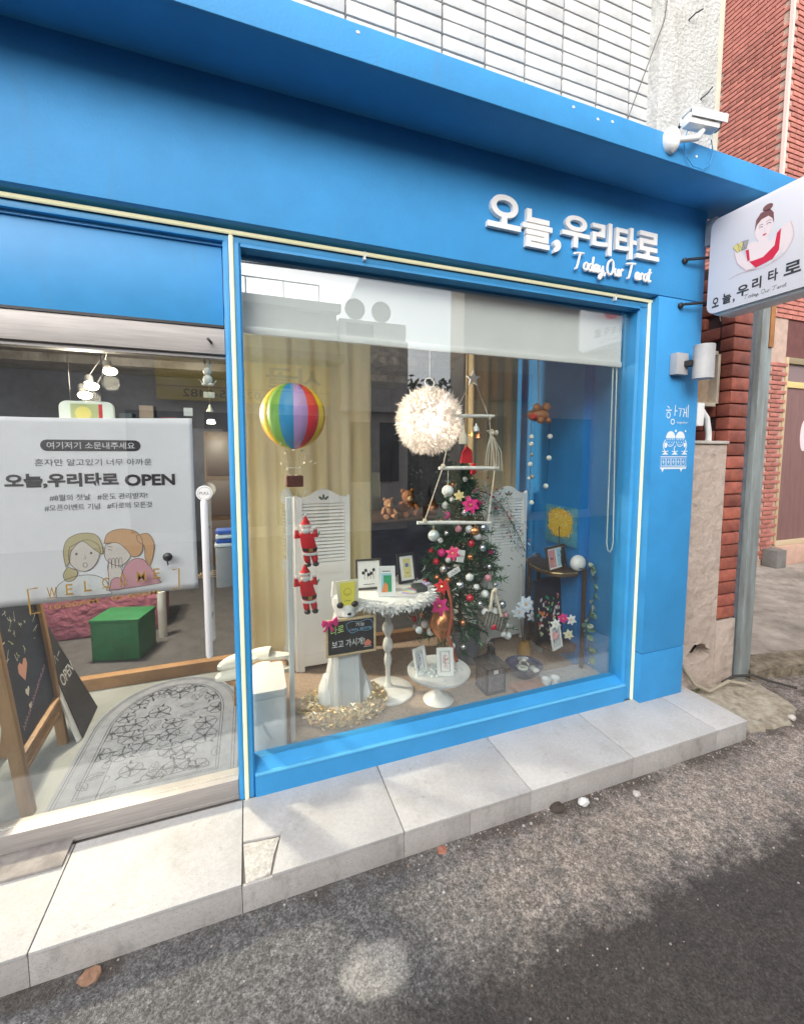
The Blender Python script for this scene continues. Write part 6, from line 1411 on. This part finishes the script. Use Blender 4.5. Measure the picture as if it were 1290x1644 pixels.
sh([(-.225, 1.14), (-.21, 1.18), (-.165, 1.195), (-.115, 1.18), (-.095, 1.14), (-.10, 1.095), (-.13, 1.08), (-.15, 1.11), (-.18, 1.14)], 7, .0015)
fl.stroke([(-.212, 1.118), (-.200, 1.112)], .002, 2, .0017); fl.stroke([(-.214, 1.128), (-.198, 1.126)], .0018, 2, .0017)
for k in range(4): fl.stroke(cur([(-.215+.012*k, 1.04), (-.213+.012*k, 1.075), (-.205+.012*k, 1.078), (-.203+.012*k, 1.04)]), .0016, 2, .0018)
fl.mb.v = [(x, by(x, z)-.0022+(y-.114), z) for x, y, z in fl.mb.v]
fl.build('print', [mat('banner_charcoal', (.055, .045, .05), .7), mat('banner_grey', (.12, .12, .14), .7), mat('banner_line', (.18, .12, .11), .7), mat('banner_white', (.80, .78, .80), .7), mat('banner_skin', (.78, .68, .64), .7), mat('banner_pink', (.72, .36, .42), .7), mat('banner_blond', (.58, .48, .28), .7), mat('banner_ginger', (.70, .40, .22), .7)], bnr)
t = thing('suction_hook', 'black round suction hook on the glass over the banner', 'hook', (.0, .095, 1.055))
mb = MB().lathe([(.018, 0), (.014, .005), (.006, .009)], (0, 0, 0), 14); mb.v = [(-.005+x, .0992-z, 1.075+y) for x, y, z in mb.v]; mb.build('cup', BLACK, t, smooth=True); MB().tube([(-.005, .090, 1.072), (-.004, .088, 1.05), (-.002, .084, 1.045)], .003, 6).build('hook', BLACK, t)
wd_ = thing('welcome_decal', 'gold WELCOME lettering in square brackets stuck on the door glass', 'decal', (-.2, .099, .95))
fl = Flat((0, .0995, 0), (1, 0, 0), (0, 0, 1), (0, -1, 0))
WG = mat('decal_gold', (.40, .25, .07), .4, .3)
for i, ch in enumerate('WELCOME'): 
    x = -.405+.058*i; z = .957+.0065*i-.004
    fl.text(ch, x, z, x+(.030 if ch in 'WM' else .022), .040, bold=.006)
    fl.stroke([(x-.002, z), (x+.026, z)], .003); fl.build('letter', WG, wd_)
fl.stroke([(-.432, .985+.010), (-.462, .985+.008), (-.458, .900), (-.428, .902)], .0055); fl.build('bracket', WG, wd_)
fl.stroke([(.010, 1.022), (.034, 1.024), (.032, .945), (.006, .943)], .0055); fl.build('bracket', WG, wd_)
fl.text('10:00AM - 02:00AM', -.40, .908, -.045, .018, rise=.055, bold=.004)
fl.build('opening_hours', WG, wd_)

# bunny wind chime (plain) and lamp sign
bu = thing('rabbit_chime', 'small white rabbit wind chime with a bell by the mullion', 'wind chime', (.16, .13, 1.65))
MB().ball((.162, .13, 1.822), .016, 12, 8).build('head', WHITE, bu, smooth=True); MB().ball((.162, .13, 1.79), .018, 12, 8, sc=(1, .8, 1.1)).build('body', WHITE, bu, smooth=True)
for q in (-1, 1): MB().ball((.162+q*.009, .13, 1.852), .0065, 8, 6, sc=(1, .6, 2.6)).build('ear', WHITE, bu, smooth=True); MB().ball((.162+q*.012, .125, 1.770), .008, 8, 6, sc=(1.5, 1, .8)).build('foot', WHITE, bu, smooth=True)
mb = MB(); mb.tube([(.13, .13, 1.79), (.145, .13, 1.766), (.18, .13, 1.766), (.195, .13, 1.79)], .002, 5); mb.tube([(.162, .13, 1.87), (.162, .13, 1.885)], .0012, 4); mb.tube([(.165, .13, 1.765), (.166, .13, 1.69)], .0012, 4); mb.build('wire_crescent', CHROME, bu)
MB().obox((.165, .13, 1.728), (.042, .005, .024), Matrix.Identity(3)).build('name_plate', mat('pale_plate', (.62, .60, .50), .6), bu, bev=.003)
MB().lathe([(.014, 0), (.011, .008), (.005, .02), (.002, .03)], (.167, .13, 1.660), 12).build('bell', mat('pale_gold', (.70, .62, .42), .3, .7), bu, smooth=True)
ls_ = thing('lamp_sign', 'white rounded sign box rising behind the banner top', 'sign', (-.34, .4, 1.55))
MB().prism(rrect(-.437, -.240, 1.50, 1.712, .028), XZ, .40, .43).build('sign_box', mat('opal_box', (.66, .72, .66), .4, emit=(.9, 1, .85), es=.10), ls_, bev=.003)
fl = Flat((-.34, .40, 1.60), (1, 0, 0), (0, 0, 1), (0, -1, 0)); fl.rect(-.055, .0, .045, .10, 0); fl.ell(-.01, .06, .03, .03, 1, .0012, n=14); fl.rect(.046, .0, .06, .10, 2); fl.build('picture', [mat('lime_print', (.45, .52, .25), .6), mat('yellow_print', (.80, .72, .20), .6), RED], ls_)
MB().tube([(-.40, .415, 1.712), (-.40, .415, 2.45)], .002, 5).build('cord', BLACK, ls_); MB().tube([(-.28, .415, 1.712), (-.28, .415, 2.45)], .002, 5).build('cord', BLACK, ls_)

# ------------------------------------------------------------------ grit and litter on the street
r = random.Random(91)
def pebble(x, y, s, m, label, flat=.6, z0=-.113, name='stone'):
    mb = MB().ball((x, y, z0+s*flat*.7), s, 9, 6, sc=(1.2, 1, flat)); rr = random.Random(int(x*1000))
    mb.v = [(a+rr.uniform(-.15, .15)*s, b+rr.uniform(-.15, .15)*s, max(z0, c+rr.uniform(-.1, .1)*s)) for a, b, c in mb.v]
    tag(mb.build(name, m, at=(x, y, z0)), label, name.replace('_', ' '))
pebble(1.712, -.365, .021, WHITE, 'white broken plaster lump on the street by the step', .8)
pebble(1.985, -.41, .016, mat('pale_stone', (.55, .50, .46), .8), 'pale oval pebble right of the white plaster lump', .6)
pebble(1.005, -.352, .018, mat('brick_chip', (.36, .15, .10), .9), 'orange red brick chip by the step joint', .4, name='brick_chip')
pebble(-.19, -.36, .026, mat('brown_chip', (.30, .17, .11), .8), 'flat brown leaf chip by the step at street left', .15, name='dry_leaf')
pebble(3.36, -.30, .022, mat('pale_stone', (.55, .50, .46), .8), 'pale stone on the edge of the stained concrete', .7)
pebble(1.58, -.345, .03, mat('dark_clod', (.07, .055, .045), .95), 'dark dirt clod against the riser left of the white lump', .4, name='dirt_clod')
mb = MB()
for k in range(620):
    x = r.uniform(.85, 3.3) if r.random() < .75 else r.uniform(-.9, 3.4); y = -.335-abs(r.gauss(0, .035)) if r.random() < .6 else r.uniform(-.40, -.95)
    if x > 2.9 and y > -.34: continue
    s = r.uniform(.0015, .0045)*(1.6 if r.random() < .08 else 1); o = len(mb.v); mb.ball((x, y, -.113+s*.5), s, 5, 3, m=r.randrange(4), sc=(1.2, 1, .7))
mb.build('street_grit', [mat('grit_a', (.34, .31, .28), .9), mat('grit_b', (.10, .09, .085), .9), mat('grit_c', (.26, .20, .16), .9), mat('grit_d', (.5, .48, .45), .9)], at=(1.5, -.5, -.113), kind='stuff')
# moss along the pillar foot and concrete
mb = MB()
for k in range(900):
    x = r.uniform(2.84, 3.12); y = .09-abs(r.gauss(0, .022)); c = Vector((x, y, -.085+r.uniform(0, .012))); d = Vector((r.uniform(-1, 1), r.uniform(-1, .2), r.uniform(.2, 1))).normalized()*r.uniform(.004, .012); e = d.orthogonal().normalized()*.0015
    mb.add([c-e, c+e, c+d], [(0, 1, 2)], r.randrange(2))
mb.build('moss', [mat('moss_a', (.06, .10, .03), .9), mat('moss_b', (.12, .14, .05), .9)], at=(3, .08, -.09), kind='stuff', recalc=False)

# ------------------------------------------------------------------ the other side of the street (seen mirrored in the glass)
op = thing('opposite_shop', 'low shop across the street under a yellow signboard, mirrored in the window', 'building', (-1, -6.4, -.113))
MB().box(-7, 2.0, -9, -6.35, -.113, 4.15).build('wall', mat('opp_wall', (.42, .42, .42), .8, var=.15), op)
MB().box(-7, 2.05, -6.35, -6.15, 4.15, 4.30).build('parapet', mat('opp_parapet', (.55, .55, .54), .8), op)
MB().box(-7, 2.02, -6.349, -5.75, 3.15, 3.28).build('awning', mat('opp_awning', (.22, .20, .24), .7), op)
for i in range(3): MB().box(-1.6+1.2*i, -.6+1.2*i, -6.349, -6.30, .1, 2.2).build('window', mat('opp_glass', (.03, .04, .06), .15), op)
ys = thing('yellow_signboard', 'long yellow shop signboard across the street, mirrored in the window', 'sign', (.3, -6.1, 2.4))
MB().box(-1.1, 1.80, -6.29, -6.12, 2.38, 3.10).build('board', mat('sign_yellow', (.68, .50, .05), .5), ys, bev=.01)
MB().box(-1.1, 1.80, -6.119, -6.115, 2.60, 2.615).build('line', mat('sign_rust', (.35, .14, .05), .6), ys)
fl = Flat((1.8, -6.12, 2.38), (-1, 0, 0), (0, 0, 1), (0, 1, 0)); fl.text('사골', .15, .28, 1.15, .38, bold=.03, lay=.003); fl.text('02-825-0482', 1.25, .06, 2.5, .13, lay=.003); fl.build('lettering', PRINTBLK, ys)
o2 = thing('opposite_house', 'pale two storey house across the street with roof tanks', 'building', (3.2, -6.5, -.113))
MB().box(2.06, 3.46, -9, -6.3, -.113, 3.75).build('wall', mat('opp_pale', (.52, .52, .50), .8, var=.1), o2)
MB().box(2.06, 3.45, -8.5, -6.4, 3.75, 4.12).build('roof_block', mat('opp_pale', (.52, .52, .50), .8), o2)
MB().box(2.0, 3.50, -6.299, -6.1, 2.3, 2.4).build('ledge', mat('opp_parapet', (.55, .55, .54), .8), o2)
for i in range(2): MB().box(2.25+.6*i, 2.65+.6*i, -6.299, -6.26, .9, 2.1).build('window', mat('opp_glass', (.03, .04, .06), .15), o2)
MB().box(2.2, 2.75, -6.399, -6.37, 3.80, 4.05).build('window', mat('opp_glass', (.03, .04, .06), .15), o2)
mb = MB()
for k in range(14): mb.tube([(-6.8+.65*k, -6.25, 4.30), (-6.8+.65*k, -6.25, 4.62)], .012, 5)
mb.tube([(-6.8, -6.25, 4.62), (1.65, -6.25, 4.62)], .014, 6); mb.build('roof_railing', GREYM, op)
for k, (za, zb) in enumerate(((5.1, 4.9), (5.25, 5.15), (4.95, 5.3))):
    tag(MB().tube([(-14+28*t/16, -5.2-.25*k, za+(zb-za)*t/16-.5*math.sin(math.pi*t/16)) for t in range(17)], .012, 5).build('overhead_cable', BLACK, at=(0, -5.2, 5)), ('nearest', 'middle', 'farthest')[k]+' black overhead cable sagging along the far side of the street, mirrored', 'cable', 'overhead cables across the street')
for i, x in enumerate((2.4, 2.95)):
    t = thing('satellite_dish', ('round grey satellite dish on the opposite roof, nearer the yellow sign', 'round grey satellite dish on the opposite roof, farther from the yellow sign')[i], 'satellite dish', (x, -6.6, 4.12), 'satellite dishes on the opposite roof')
    mb = MB().lathe([(.20, 0), (.21, .01), (.12, .05), (.02, .07)], (0, 0, 0), 24); mb.v = [(x+a, -6.5-c, 4.36+b) for a, b, c in mb.v]; mb.build('dish', mat('dish_grey', (.35, .35, .34), .6), t, smooth=True); MB().tube([(x, -6.55, 4.12), (x, -6.55, 4.36)], .02, 8).build('mast', GREYM, t)
tsh = thing('roadside_shrub', 'dark leafy shrub across the street between the pale and tan houses, mirrored', 'shrub', (4, -6.6, -.113))
mb = MB(); r = random.Random(66)
for k in range(2600):
    a, b = r.uniform(3.5, 4.45), r.uniform(.3, 2.75+.35*math.sin(k)); c = Vector((a, -6.5+r.uniform(-.3, .3), b)); d = Vector((r.uniform(-1, 1), r.uniform(-1, 1), r.uniform(-1, 1))).normalized()*.07; e = d.orthogonal().normalized()*.035
    mb.add([c-d, c+e, c+d, c-e], [(0, 1, 2, 3)], k % 2)
mb.build('crown', [mat('shrub_dark', (.03, .06, .035), .7), mat('shrub_green', (.05, .10, .05), .7)], tsh, kind='stuff', recalc=False)
MB().tube([(3.95, -6.5, -.113), (3.95, -6.5, 1.8)], .06, 8).build('trunk', WOODD, tsh)
o3 = thing('brown_house', 'tan house across the street with a brown signboard, mirrored in the window', 'building', (7, -6.5, -.113))
MB().box(4.75, 12, -6.95, -6.3, -.113, 5.2).build('wall', mat('opp_tan', (.40, .33, .25), .8, c2=(.32, .26, .2), vscale=2), o3)
MB().box(4.85, 6.4, -6.299, -6.1, 2.65, 3.25).build('signboard', mat('opp_brown', (.22, .08, .05), .6), o3, bev=.01)
MB().box(6.6, 8.2, -6.299, -6.2, .1, 2.3).build('window', mat('opp_glass', (.03, .04, .06), .15), o3); MB().box(4.7, 5.8, -6.299, -6.2, .1, 2.3).build('window', mat('opp_glass', (.03, .04, .06), .15), o3)
print('objects', len(bpy.data.objects), 'mats', len(MATS))
